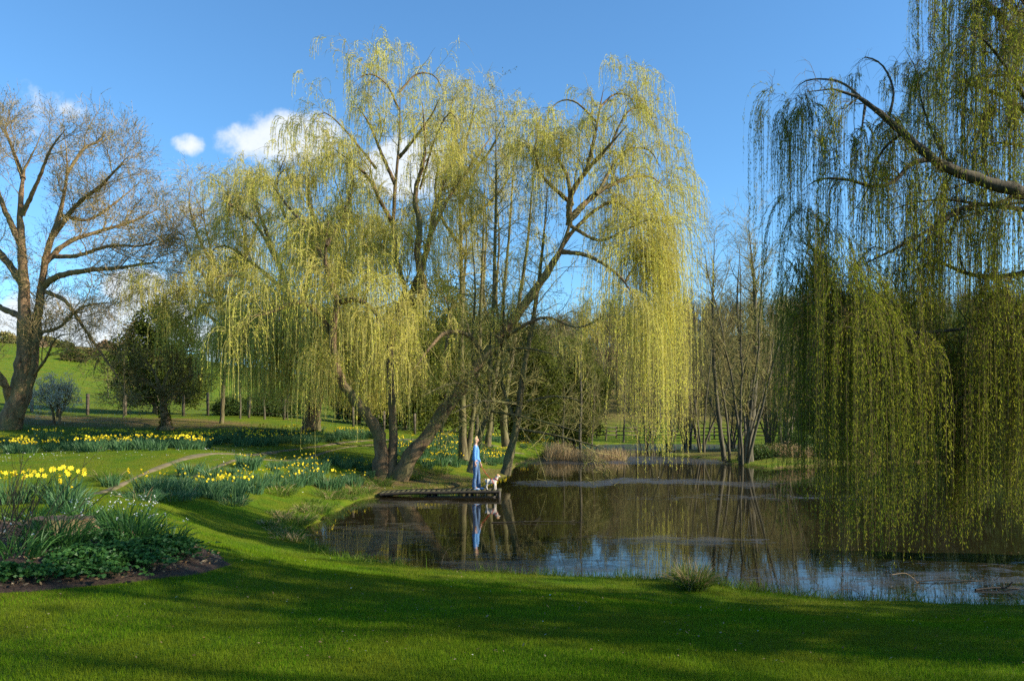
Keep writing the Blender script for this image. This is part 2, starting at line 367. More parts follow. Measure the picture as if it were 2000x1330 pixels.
mud_shade = _ramp(t, n4, [(.28, (.045, .035, .016)), (.5, (.15, .10, .04)), (.72, (.26, .19, .09))])
mud_shade = _mixc(t, _ramp(t, _noise(t, ob, 1.7, 5), [(.42, (0, 0, 0)), (.60, (.9, .9, .9))]), mud_shade, (.13, .13, .02))
fac = _m(t, 'ADD', am.outputs['Fac'], _m(t, 'MULTIPLY', _m(t, 'SUBTRACT', _noise(t, ob, 3.0, 7, .7), .5), 1.1))
fac = _ramp(t, fac, [(.40, (0, 0, 0)), (.62, (1, 1, 1))])
col = _mixc(t, fac, grass, mud_shade)
b = t.nodes.new('ShaderNodeBsdfPrincipled'); t.links.new(col, b.inputs['Base Color']); b.inputs['Roughness'].default_value = .95; b.inputs['Specular IOR Level'].default_value = .1
bp = t.nodes.new('ShaderNodeBump'); bp.inputs['Strength'].default_value = .8; bp.inputs['Distance'].default_value = .05
t.links.new(_m(t, 'ADD', n1, n4), bp.inputs['Height']); t.links.new(bp.outputs[0], b.inputs['Normal'])
o = t.nodes.new('ShaderNodeOutputMaterial'); t.links.new(b.outputs[0], o.inputs[0])
go = g.build('ground', gm); tag(go, kind='structure')
xf, yf = X.ravel(), Y_.ravel(); sdv = poly_sd(SH, xf, yf)
def blob(x, y, cx, cy, rx, ry): return np.clip(1.3-np.sqrt(((x-cx)/rx)**2+((y-cy)/ry)**2), 0, 1)
mud_shade_v = np.maximum.reduce([blob(xf, yf, -2.6, 28.2, 3.2, 3.0)*(sdv < 3.0), blob(xf, yf, 0, 33, 2.0, 4)*(sdv < 2)*.8, np.clip(1-np.abs(sdv)/.45, 0, 1)*.75*(xf > -3.2)*(yf > 14),
      blob(xf, yf, -22, 40.5, 12, 3.2), blob(xf, yf, -30, 37, 7, 3)*.8, blob(xf, yf, -4.9, 24.9, 2.8, 2.0)*(sdv < 2.2)*.85, np.clip(1-np.abs(sdv)/.35, 0, 1)*.5,
      np.exp(-(line_d(TRK, xf, yf)/.7)**2)*.42*(yf < 60), blob(xf, yf, 18, 120, 90, 40)*.75, blob(xf, yf, 60, 140, 90, 60)*.9, 1.0*blob(xf, yf, 27, 52, 22, 20)*(xf > 8), blob(xf, yf, -57, 104, 14, 6)*.75, blob(xf, yf, -75, 92, 10, 5)*.6])  # mud, plus brown painted over the far right bank as its shade
at = go.data.attributes.new('mud_shade', 'FLOAT', 'POINT'); at.data.foreach_set('value', mud_shade_v.astype(np.float32))

# track: two wheel ruts
rng = np.random.default_rng(5)
def strip(mb, pts, off, wid, lift, seed, step=.25, n=5):
    r = np.random.default_rng(seed); c = resample(np.column_stack([pts, np.zeros(len(pts))]), int(np.linalg.norm(np.diff(pts, axis=0), axis=1).sum()/step))[:, :2]
    d = np.gradient(c, axis=0); d /= np.linalg.norm(d, axis=1, keepdims=True); nrm = np.stack([-d[:, 1], d[:, 0]], 1); K = len(c)
    s = np.arange(K)*step; w = wid*(1+.35*np.sin(s*1.1+r.uniform(0, 6))+.3*np.sin(s*3.3+r.uniform(0, 6))); wob = .10*np.sin(s*.8+r.uniform(0, 6))
    q = np.stack([c+nrm*(off+wob+(a-.5)*w)[:, None] for a in np.linspace(0, 1, n)], 1)
    z = gz(q[:, :, 0], q[:, :, 1])+lift; z[:, 0] -= lift+.02; z[:, -1] -= lift+.02
    v = np.concatenate([q, z[:, :, None]], -1); ix = np.arange(K*n).reshape(K, n)
    mb.add(v.reshape(-1, 3), np.stack([ix[:-1, :-1], ix[:-1, 1:], ix[1:, 1:], ix[1:, :-1]], -1).reshape(-1, 4))
pm = MB(); strip(pm, TRK, .60, .26, .02, 1); strip(pm, TRK, -.50, .20, .02, 2)
M['dirt'] = plain('dirt', (.17, .13, .08), .95, (.09, .085, .03), 4, .6)
tag(pm.build('path', M['dirt']), kind='structure')

# water with films of pollen and leaf scum
wx = axis([(-8, .3), (14, .3), (50, 1.5)]); wy = axis([(8.5, .22), (35, .3), (78, .7)]); A, B = np.meshgrid(wx, wy)
wm = MB(); ix = np.arange(A.size).reshape(A.shape)
keep = poly_sd(SH, (A[:-1, :-1]+A[1:, 1:])/2, (B[:-1, :-1]+B[1:, 1:])/2) < 1.2
wm.add(np.stack([A, B, 0*A], -1).reshape(-1, 3), np.stack([ix[:-1, :-1], ix[:-1, 1:], ix[1:, 1:], ix[1:, :-1]], -1)[keep].reshape(-1, 4))
mt, t = new_mat('pond_water'); tcn = t.nodes.new('ShaderNodeTexCoord'); ob = tcn.outputs['Object']
mp = t.nodes.new('ShaderNodeMapping'); mp.inputs['Scale'].default_value = (1, 2.4, 1); t.links.new(ob, mp.inputs[0])
ra = t.nodes.new('ShaderNodeBump'); ra.inputs['Strength'].default_value = .05; ra.inputs['Distance'].default_value = .02; t.links.new(_noise(t, mp.outputs[0], 2.2, 3, .5), ra.inputs['Height'])
wb = t.nodes.new('ShaderNodeBsdfPrincipled'); wb.inputs['Base Color'].default_value = (.016, .013, .006, 1); wb.inputs['Roughness'].default_value = .015; wb.inputs['IOR'].default_value = 1.33
t.links.new(ra.outputs[0], wb.inputs['Normal'])
fb = t.nodes.new('ShaderNodeBsdfPrincipled'); fb.inputs['Roughness'].default_value = .42; fb.inputs['Specular IOR Level'].default_value = .55
t.links.new(_ramp(t, _noise(t, ob, 14, 5, .7), [(.35, (.022, .020, .014)), (.6, (.06, .05, .034)), (.75, (.15, .12, .075))]), fb.inputs['Base Color'])
rb = t.nodes.new('ShaderNodeBump'); rb.inputs['Strength'].default_value = .5; rb.inputs['Distance'].default_value = .02; t.links.new(_noise(t, ob, 25, 4), rb.inputs['Height']); t.links.new(rb.outputs[0], fb.inputs['Normal'])
fa = t.nodes.new('ShaderNodeAttribute'); fa.attribute_name = 'film'
mp2 = t.nodes.new('ShaderNodeMapping'); mp2.inputs['Scale'].default_value = (.8, 1.5, 1); t.links.new(ob, mp2.inputs[0])
f1 = _noise(t, mp2.outputs[0], 1.5, 9, .72)
f2 = _noise(t, mp2.outputs[0], 9, 6, .75)
fx = _m(t, 'ADD', _m(t, 'ADD', f1, _m(t, 'MULTIPLY', f2, .45)), _m(t, 'MULTIPLY', fa.outputs['Fac'], .55))
fx = _ramp(t, fx, [(.90, (0, 0, 0)), (.97, (1, 1, 1))])
ms = t.nodes.new('ShaderNodeMixShader'); t.links.new(_m(t, 'MULTIPLY', fx, .62), ms.inputs[0]); t.links.new(wb.outputs[0], ms.inputs[1]); t.links.new(fb.outputs[0], ms.inputs[2])
o = t.nodes.new('ShaderNodeOutputMaterial'); t.links.new(ms.outputs[0], o.inputs[0])
wo_ = wm.build('water', mt); tag(wo_, kind='structure')
ax, ay = A.ravel(), B.ravel()
def band(y, c, h): return np.exp(-((y-c)/h)**2)
wv_ = .9*np.sin(ax*.9)+.5*np.sin(ax*2.3+1)
film = np.maximum.reduce([band(ay, 45, 4)*.95*(ax < 14), band(ay+wv_*.8, 29.5, 1.6)*.62*sm((ax+1)/2)*sm((12-ax)/4), np.clip(1-(ay-11.5)/2.0, 0, 1)*.30, blob(ax, ay, 6.5, 11.5, 5, 2.4)*.36,
      blob(ax, ay, -2.9, 15.8, 1.8, 3.2)*.55, blob(ax, ay, .3, 13, 3, 1.2)*.5, blob(ax, ay, 3.2, 15.5, 2.6, .9)*.5, band(ay, 66, 9)*.95*(ax > 4), blob(ax, ay, -2.8, 22, 2, 1.6)*.45, blob(ax, ay, 8, 24, 6, 1.5)*.35])
film = np.where(film < .05, -.05, film)
at = wo_.data.attributes.new('film', 'FLOAT', 'POINT'); at.data.foreach_set('value', film.astype(np.float32))

# ------------------------------------------------------------------ trees
def limbs_from_px(limbs, Y, K=14):
    """limbs: dict(p=[(px,py)..], r=(r0,r1) in px, d=(d0,d1) depth offset m). -> P [M,K,3], R [M,K]"""
    Ps, Rs = [], []
    for l in limbs:
        q = resample(np.array(l['p'], float), K); d0, d1 = l.get('d', (0, 0)); tt = np.linspace(0, 1, K)
        dep = Y+d0+(d1-d0)*tt; Ps.append(np.stack([(q[:, 0]-1000)/F*dep, dep, H-(q[:, 1]-HY)/F*dep], 1))
        r0, r1 = l['r']; Rs.append((r0+(r1-r0)*tt**.85)*(1-.8*np.clip((tt-.75)/.25, 0, 1))/F*Y)
    return np.array(Ps), np.array(Rs)
def trunk_mesh(mb, P, Rr, rng, sides=9, knob=.10, flare=None):
    M_, K, _ = P.shape; K2 = 40; t = np.linspace(0, K-1, K2); k = np.minimum(t.astype(int), K-2); f = (t-k)
    P2 = P[:, k]*(1-f)[None, :, None]+P[:, k+1]*f[None, :, None]; R2 = Rr[:, k]*(1-f)+Rr[:, k+1]*f
    R2 = R2*(1+knob*rng.normal(size=R2.shape)*.6)
    P2 = P2+rng.normal(size=P2.shape)*R2[:, :, None]*.08
    if flare is not None: R2 = R2*(1+flare[:, None]*np.exp(-np.linspace(0, 1, K2)*14)[None, :])
    tubes(mb, P2, R2, sides, rng)
def skeleton(name, label, cat, base, limbs=None, Y=0, PR=None, seed=1, group=None, mats=('alder_bark', 'alder_twig', None), l2=(14, 1.6, 2.6, (35, 70), .25), l3=(5, .6, 1.2), l4=(4, .25, .6),
             lift=(.05, .05, .03), droop=0, tw=.006, t0=.25, nt_='branches', flare=None, wander=.16, sides=9, wt=None, thin=.8):
    """a bare tree: trunk (with its limbs) and branches; returns root and twig polylines for leaves"""
    rng = np.random.default_rng(seed); P, Rr = PR if PR is not None else limbs_from_px(limbs, Y)
    root = empty(name, base, label, cat, group); org = tuple(base)
    mb = MB(); fl = None
    if flare: fl = np.zeros(len(P)); fl[:len(flare)] = flare
    trunk_mesh(mb, P, Rr, rng, sides, flare=fl); mb.build('trunk', M[mats[0]], root, origin=org)
    w = np.ones(len(P)) if wt is None else np.array(wt, float)
    n2 = int(l2[0]*len(P)); S, D, i, t = kids(P, n2, rng, t0, 1, l2[3], l2[4], w)
    L = rng.uniform(l2[1], l2[2], n2)*(1.15-.55*t)
    r0 = np.minimum(np.array([np.interp(tt*(P.shape[1]-1), np.arange(P.shape[1]), Rr[ii]) for tt, ii in zip(t, i)])*.45, (.012+L*.012)*thin)
    P2 = grow(S, D, L, 9, wander, np.array([0, 0, lift[0]]), rng); R2 = r0[:, None]*np.linspace(1, .25, 9)[None, :]
    tb = MB(); tubes(tb, P2, R2, 4, rng)
    n3 = int(n2*l3[0]); S, D, i3, t3 = kids(P2, n3, rng, .12, 1, (30, 65), lift[1]*2)
    L3 = rng.uniform(l3[1], l3[2], n3)*(1.15-.5*t3); P3_ = grow(S, D, L3, 7, wander, (lambda q: np.array([0, 0, lift[1]-droop*q])), rng)
    R3 = np.maximum(r0[i3]*.4, tw*.9)[:, None]*np.linspace(1, .4, 7)[None, :]; tubes(tb, P3_, R3, 3, rng)
    n4 = int(n3*l4[0]); S, D, i4, t4 = kids(P3_, n4, rng, .15, 1, (25, 60), lift[2]*2)
    L4 = rng.uniform(l4[1], l4[2], n4); P4 = grow(S, D, L4, 5, wander, (lambda q: np.array([0, 0, lift[2]-droop*q])), rng)
    ribbons(tb, P4, tw*np.linspace(1, .4, 5)[None, :], rng)
    tb.build(nt_, M[mats[1]], root, origin=org)
    return root, P, P2, P3_, P4, rng
def strands(root, org, Plist, counts, rng, slen, mat, twmat, leaf=(.055, .007), gap=.05, floor=.05, tops=1.0, out=.25, w=.003, wtl=None, name='foliage', lenfun=None, scat=.03, shoot=.08, clump=4, cs=.05):
    """weeping branchlets: leave the twig, arch over and hang, with slim leaves all along"""
    S = []; D = []
    for P, n in zip(Plist, counts):
        s, d, i, t = kids(P, max(2, n//clump), rng, .2, 1, (10, 60), .4); S.append(s); D.append(d)
    S = np.concatenate(S); D = np.concatenate(D); L = rng.uniform(slen[0], slen[1], len(S))*rng.uniform(.5, 1.1, len(S))
    S = np.repeat(S, clump, 0); S = S+rng.normal(size=S.shape)*cs; D = unit(np.repeat(D, clump, 0)+rng.normal(size=S.shape)*.22); L = np.repeat(L, clump)*rng.uniform(.55, 1.0, len(S))
    if lenfun is not None: L = L*lenfun(S)
    L = np.minimum(L, np.maximum(S[:, 2]-floor-rng.uniform(0, .9, len(S)), .15)); K = 11
    D = unit(D*np.array([1, 1, .5])+np.array([0, 0, out]))
    P = np.empty((len(S), K, 3)); P[:, 0] = S; d = D; fr = np.linspace(0, 1, K)
    inc = np.diff(fr**1.35)
    for k in range(1, K):
        down = shoot+k*.14
        d = unit(d+np.array([0, 0, -1.0])*down*min(1.0, .3+k*.18)+rng.normal(size=(len(S), 3))*.05*np.array([1, 1, .3])); P[:, k] = P[:, k-1]+d*(L*inc[k-1])[:, None]
    sb = MB(); ribbons(sb, P, w*np.linspace(1.2, .6, K)[None, :], rng)
    sb.build('branchlets', M[twmat], root, origin=org)
    nl = np.maximum((L/gap).astype(int), 3); i = np.repeat(np.arange(len(S)), nl)
    t = .04+.96*rng.random(len(i)); x = t*(K-1); k = np.minimum(x.astype(int), K-2); f = (x-k)[:, None]
    pos = P[i, k]*(1-f)+P[i, k+1]*f+rng.normal(size=(len(i), 3))*scat*.3; T = unit(P[i, k+1]-P[i, k])
    d = unit(T*1.0+rng.normal(size=(len(i), 3))*.30)
    sr = rng.random(len(S))
    lb = MB(); leaves(lb, pos, d, leaf[0]*rng.uniform(.6, 1.3, len(i)), leaf[1]*rng.uniform(.7, 1.2, len(i)), rng, np.clip(.6*sr[i]+.4*rng.random(len(i)), 0, 1))
    lb.build(name, M[mat], root, origin=org)
    return len(i)

# --- the main willow: two stems from one stool, the right one leaning over the pond
YA = 28.0; bA = on(762, YA)
LA = [dict(p=[(742, 932), (745, 870), (735, 835), (700, 790), (665, 745), (652, 690), (650, 640), (660, 590), (640, 540), (635, 490), (642, 430)], r=(14, 3), d=(0, -1.5)),
      dict(p=[(762, 934), (768, 850), (764, 760), (760, 700), (768, 640), (785, 600), (792, 570), (772, 500), (768, 420), (775, 330), (782, 230), (778, 130)], r=(10, 1), d=(0, 1)),
      dict(p=[(778, 936), (800, 895), (845, 838), (885, 780), (945, 700), (1000, 630), (1050, 560), (1095, 490), (1112, 440), (1118, 400)], r=(15, 6), d=(0, -.5)),
      dict(p=[(660, 592), (690, 585), (725, 600), (745, 640)], r=(6, 2), d=(-1, -2.5)),
      dict(p=[(652, 660), (620, 610), (580, 590), (530, 610), (480, 620)], r=(6, 2), d=(-.5, -2.5)),
      dict(p=[(640, 520), (600, 450), (560, 400), (530, 360)], r=(5, 2), d=(-1, -.5)),
      dict(p=[(638, 480), (670, 420), (690, 360), (680, 300)], r=(4, 1.5), d=(-1.4, 0)),
      dict(p=[(785, 602), (812, 560), (838, 470), (850, 400), (875, 340), (895, 290)], r=(9, 2.5), d=(.5, 2.5)),
      dict(p=[(790, 595), (818, 590), (828, 560), (815, 500), (820, 440), (810, 380), (830, 300), (825, 200)], r=(9, 2), d=(.5, -2)),
      dict(p=[(770, 440), (742, 392), (722, 350), (690, 320), (650, 290)], r=(5, 1.5), d=(.8, -1)),
      dict(p=[(772, 360), (745, 300), (720, 240), (690, 200)], r=(4.5, 1.5), d=(.9, 2)),
      dict(p=[(778, 310), (810, 270), (840, 230), (860, 190)], r=(4, 1.5), d=(1, -.5)),
      dict(p=[(772, 510), (745, 480), (712, 478), (690, 500)], r=(4, 1.5), d=(.8, 3)),
      dict(p=[(840, 460), (880, 380), (930, 310), (970, 250)], r=(5, 1.5), d=(1, 3)),
      dict(p=[(1112, 440), (1114, 385), (1145, 335), (1190, 285), (1225, 245)], r=(7, 2), d=(-.4, -2)),
      dict(p=[(1145, 335), (1162, 265), (1172, 210), (1180, 165)], r=(4.5, 1), d=(-.8, 0)),
      dict(p=[(1114, 428), (1160, 382), (1220, 350), (1270, 345), (1300, 368)], r=(7, 2), d=(-.4, 1)),
      dict(p=[(1116, 400), (1108, 345), (1085, 300), (1070, 245)], r=(5, 1.5), d=(-.5, 1.5)),
      dict(p=[(1112, 395), (1060, 345), (1045, 300), (1050, 260)], r=(4.5, 1.5), d=(-.5, -2)),
      dict(p=[(1095, 492), (1150, 500), (1210, 540), (1245, 590)], r=(5, 1.5), d=(-.4, -2.5)),
      dict(p=[(1080, 515), (1120, 450), (1190, 395), (1240, 420), (1275, 480)], r=(5, 1.5), d=(-.4, .5)),
      dict(p=[(1165, 380), (1215, 300), (1265, 292), (1292, 330)], r=(3.5, 1.2), d=(-.2, 2)),
      dict(p=[(945, 700), (915, 655), (870, 650), (835, 685), (808, 722)], r=(6, 2), d=(0, -2)),
      dict(p=[(900, 765), (870, 700), (880, 620), (860, 560)], r=(4, 1.5), d=(0, 2)),
      dict(p=[(975, 665), (1060, 620), (1130, 640), (1190, 610)], r=(4, 1.5), d=(-.2, -3.0)),
      dict(p=[(1112, 440), (1170, 470), (1220, 450), (1265, 430), (1302, 432)], r=(4, 1.2), d=(-.4, -1.5)),
      dict(p=[(779, 215), (755, 165), (720, 145), (685, 165)], r=(2.5, .8), d=(1, 0)), dict(p=[(780, 180), (815, 145), (850, 150), (870, 190)], r=(2.5, .8), d=(1, 2)), dict(p=[(735, 330), (670, 250), (630, 220), (605, 250)], r=(3, .8), d=(1, 0)),
      dict(p=[(1172, 210), (1200, 185), (1230, 190), (1245, 225)], r=(2.5, .8), d=(-.2, 1)), dict(p=[(1166, 240), (1125, 200), (1090, 200), (1062, 235)], r=(2.5, .8), d=(-.6, -1)), dict(p=[(1190, 290), (1225, 220), (1262, 215), (1285, 260)], r=(2.5, .8), d=(-1, 0)), dict(p=[(820, 370), (850, 270), (880, 220), (905, 260)], r=(2.5, .8), d=(0, -2))]
rt, P, P2, P3_, P4, rng = skeleton('willow_tree', 'twin-stemmed weeping willow, bright yellow green, one stem leaning over the jetty', 'tree', bA, LA, YA, seed=11,
    mats=('willow_bark', 'willow_twig'), l2=(9, .9, 2.1, (35, 75), .25), l3=(5, .5, 1.1), l4=(2.2, .3, .7), droop=.35, tw=.006, t0=.3, flare=[.35, .2, .35],
    wt=[.7, .8, .35]+[1]*(len(LA)-3))
def lenA(S):
    px = 1000+S[:, 0]/S[:, 1]*F; py = HY-(S[:, 2]-H)/S[:, 1]*F
    k = np.ones(len(S)); k = np.where(py < 330, .55, k); k = np.where((px > 1180) & (py > 320), 1.15, k); k = np.where((px > 600) & (px < 780) & (py > 420), 1.25, k)
    k = np.where((px > 1215) & (px < 1300) & (py > 420), 2.1, k); k = np.where((px > 840) & (px < 1180) & (py > 500), .5, k); return k
strands(rt, tuple(bA), [P2, P3_, P4], [2000, 5400, 5400], rng, (1.0, 3.2), 'willow_leaf', 'willow_twig', leaf=(.085, .0085), gap=.075, lenfun=lenA, floor=1.0, w=.0055)
# the long curtain that hangs off the leaning stem down to the water
cp_ = np.array([[P3(1222+60*a, 505+30*b, YA+c) for a, b, c in [(0, 1.5, -1.2), (.35, .3, -.9), (.7, -.3, -.6), (1, .8, -.4)]]])
mb = MB(); tubes(mb, resample(cp_[0], 10)[None], np.linspace(.05, .015, 10)[None], 6, rng); mb.build('curtain_bough', M['willow_bark'], rt, origin=tuple(bA))
strands(rt, tuple(bA), [np.repeat(resample(cp_[0], 10)[None], 16, 0)+rng.normal(size=(16, 1, 3))*np.array([.10, .5, .9])], [540], rng, (4.5, 11), 'willow_leaf', 'willow_twig', leaf=(.075, .010), gap=.055, floor=.1, w=.005, shoot=.5, out=0, name='curtain_foliage')

# --- second willow, behind and left, with a wide drooping skirt
YB = 36.0; bB = on(602, YB)
LB = [dict(p=[(602, 842), (606, 780), (598, 730), (590, 690), (575, 640)], r=(13, 7)),
      dict(p=[(620, 842), (622, 790), (640, 720), (650, 640), (655, 560)], r=(7, 4), d=(1, 1)),
      dict(p=[(580, 660), (545, 635), (500, 630), (450, 600), (400, 595), (355, 640)], r=(8, 2), d=(0, -1)),
      dict(p=[(575, 640), (560, 560), (530, 480), (500, 400), (480, 340)], r=(8, 2), d=(0, 1)),
      dict(p=[(575, 640), (600, 550), (620, 460), (600, 380), (610, 310)], r=(8, 2), d=(0, -1)),
      dict(p=[(590, 690), (540, 700), (490, 660), (440, 660)], r=(6, 2), d=(0, -3)),
      dict(p=[(560, 570), (500, 520), (440, 480), (400, 500)], r=(5, 1.5), d=(0, 2)),
      dict(p=[(565, 590), (520, 560), (470, 540), (420, 540)], r=(5, 1.5), d=(0, -3)),
      dict(p=[(540, 510), (500, 440), (450, 400), (420, 380)], r=(4, 1.5), d=(.5, 0)),
      dict(p=[(655, 560), (680, 470), (670, 400), (650, 340)], r=(4, 1.5), d=(1, -1)),
      dict(p=[(655, 600), (700, 560), (730, 500), (720, 420)], r=(4, 1.5), d=(1, 3)),
      dict(p=[(606, 500), (560, 430), (540, 360), (560, 300)], r=(4, 1.5), d=(-.5, -2)),
      dict(p=[(600, 720), (650, 680), (700, 690), (740, 730)], r=(4, 1.5), d=(0, -2)), dict(p=[(450, 600), (400, 572), (355, 565), (310, 590)], r=(3, 1), d=(-.5, -2)),
      dict(p=[(590, 700), (570, 650), (520, 640), (480, 690)], r=(4, 1), d=(0, -4)), dict(p=[(600, 690), (630, 640), (600, 610), (560, 640)], r=(4, 1), d=(0, -5)), dict(p=[(590, 700), (620, 650), (680, 640), (700, 680)], r=(4, 1), d=(0, -4)), dict(p=[(580, 660), (540, 600), (480, 590), (430, 640)], r=(4, 1), d=(0, -4))]
rt, P, P2, P3_, P4, rng = skeleton('willow_tree', 'broad willow with a dense drooping skirt, behind the daffodils and left of the twin-stemmed willow', 'tree', bB, LB, YB, seed=21,
    mats=('willow_bark', 'willow_twig'), l2=(13, 1.2, 2.6, (35, 75), .25), l3=(5, .6, 1.4), l4=(2.5, .4, .9), droop=.3, tw=.008, t0=.3, flare=[.3], wt=[.4, .5]+[1]*(len(LB)-2))
def lenB(S):
    px = 1000+S[:, 0]/S[:, 1]*F; py = HY-(S[:, 2]-H)/S[:, 1]*F
    k = np.where(py < 430, .5, 1.15); k = np.where((px > 490) & (py > 560), 1.6, k); return np.where(px < 470, .7, k)
strands(rt, tuple(bB), [P2, P3_, P4], [3300, 7600, 5600], rng, (1.1, 3.6), 'willow_leaf', 'willow_twig', leaf=(.09, .010), gap=.085, lenfun=lenB, floor=2.1, w=.0065)

# --- third willow whose orange-tinged top shows between the two crowns
YC = 33.0; bC = on(905, YC)
LC = [dict(p=[(905, 898), (903, 800), (900, 700), (902, 600), (900, 480), (898, 360), (905, 250)], r=(8, 1.5)),
      dict(p=[(902, 400), (925, 340), (960, 290), (985, 240)], r=(4, 1.5), d=(0, -1)),
      dict(p=[(902, 330), (890, 270), (880, 220), (890, 180)], r=(4, 1.5), d=(0, 1)),
      dict(p=[(903, 300), (920, 240), (930, 190)], r=(3, 1.2), d=(0, 1)),
      dict(p=[(900, 450), (940, 410), (980, 370), (1010, 310)], r=(4, 1.5), d=(0, 1)),
      dict(p=[(900, 480), (865, 430), (850, 370), (860, 310)], r=(4, 1.5), d=(0, -1))]
rt, P, P2, P3_, P4, rng = skeleton('willow_tree', 'slender straight-stemmed willow with an amber top between the two bright crowns', 'tree', bC, LC, YC, seed=31,
    mats=('alder_bark', 'willow_twig'), l2=(14, .8, 2.0, (35, 75), .3), l3=(5, .5, 1.1), l4=(2.2, .3, .7), droop=.2, tw=.007, t0=.35, flare=[.4], wt=[.9, 1, 1, 1, 1, 1])
M['amber_leaf'] = leafmat('amber_leaf', [(.55, .46, .09), (.66, .58, .13), (.74, .64, .20)], .42)
strands(rt, tuple(bC), [P3_, P4], [1900, 1900], rng, (.5, 1.6), 'amber_leaf', 'willow_twig', leaf=(.075, .010), gap=.075, floor=6, w=.004)

# --- alders on the bank behind the person: slim straight stems with many thin side branches
YD = [(33.0, [dict(p=[(912, 900), (925, 800), (936, 700), (939, 600), (943, 500), (946, 380), (952, 300)], r=(5.3, 1.2))], 'slim alder with a pale trunk just beside the straight-stemmed willow'),
      (27.6, [dict(p=[(918, 924), (934, 860), (953, 794), (957, 710), (964, 600), (967, 480), (969, 350), (968, 200)], r=(6.6, 1.2), d=(0, .6))], 'tall bare alder rising directly behind the person in blue'),
      (27.4, [dict(p=[(987, 926), (1000, 870), (1009, 829), (1020, 742), (1028, 694), (1043, 614), (1056, 520), (1066, 420), (1072, 330)], r=(8.6, 1.2), d=(0, .6))], 'leaning alder on the bank between the dog and the open water'),
      (36.0, [dict(p=[(952, 872), (962, 780), (975, 680), (985, 560), (996, 440), (1003, 320), (1008, 220)], r=(5.3, 1.2))], 'dark slender alder further back with its top above the crowns'),
      (36.5, [dict(p=[(988, 872), (984, 800), (1000, 700), (1012, 600), (1030, 480), (1040, 360), (1046, 260)], r=(6.6, 1.2))], 'dark forked alder standing in the daffodils behind the leaning one')]
for k, (Y, L, lab) in enumerate(YD):
    b0 = on(L[0]['p'][0][0], Y)
    # extra thin stems and a few low dead boughs
    x0, y0 = L[0]['p'][2]; x1, y1 = L[0]['p'][4]
    L = L+[dict(p=[(x0, y0), (x0-30, y0-90), (x0-25, y0-230), (x0-32, y0-330)], r=(4, 1.2), d=(.1, 1))]
    if k in (1, 2): L = L+[dict(p=[(x0, y0+8), (x0+70, y0+20), (x0+130, y0+35), (x0+190, y0+52)], r=(3, 1), d=(.1, -1.5)), dict(p=[(x0, y0-40), (x0-70, y0-45), (x0-130, y0-20)], r=(3, 1), d=(.1, -2)), dict(p=[(x1, y1+90), (x1+60, y1+80), (x1+130, y1+95)], r=(3, 1), d=(.2, -1))]
    rt, P, P2, P3_, P4, rng = skeleton('alder_tree', lab, 'tree', b0, L, Y, seed=40+k, group='alders on the near bank', mats=('alder_bark', 'alder_twig'), thin=.5,
        l2=(24, .9, 2.9, (50, 85), .15), l3=(5, .4, 1.1), l4=(2.5, .2, .5), lift=(.02, .03, .02), tw=.005, t0=.12, flare=[.3], wt=[1]+[.45]*(len(L)-1))
    if k < 3:
        lb = MB(); s, d, i, t = kids(P4, 9000, rng); leaves(lb, s+rng.normal(size=s.shape)*.03, d, .06*rng.uniform(.5, 1.2, len(s)), .012, rng); lb.build('buds', M['ivy'], rt, origin=tuple(b0))

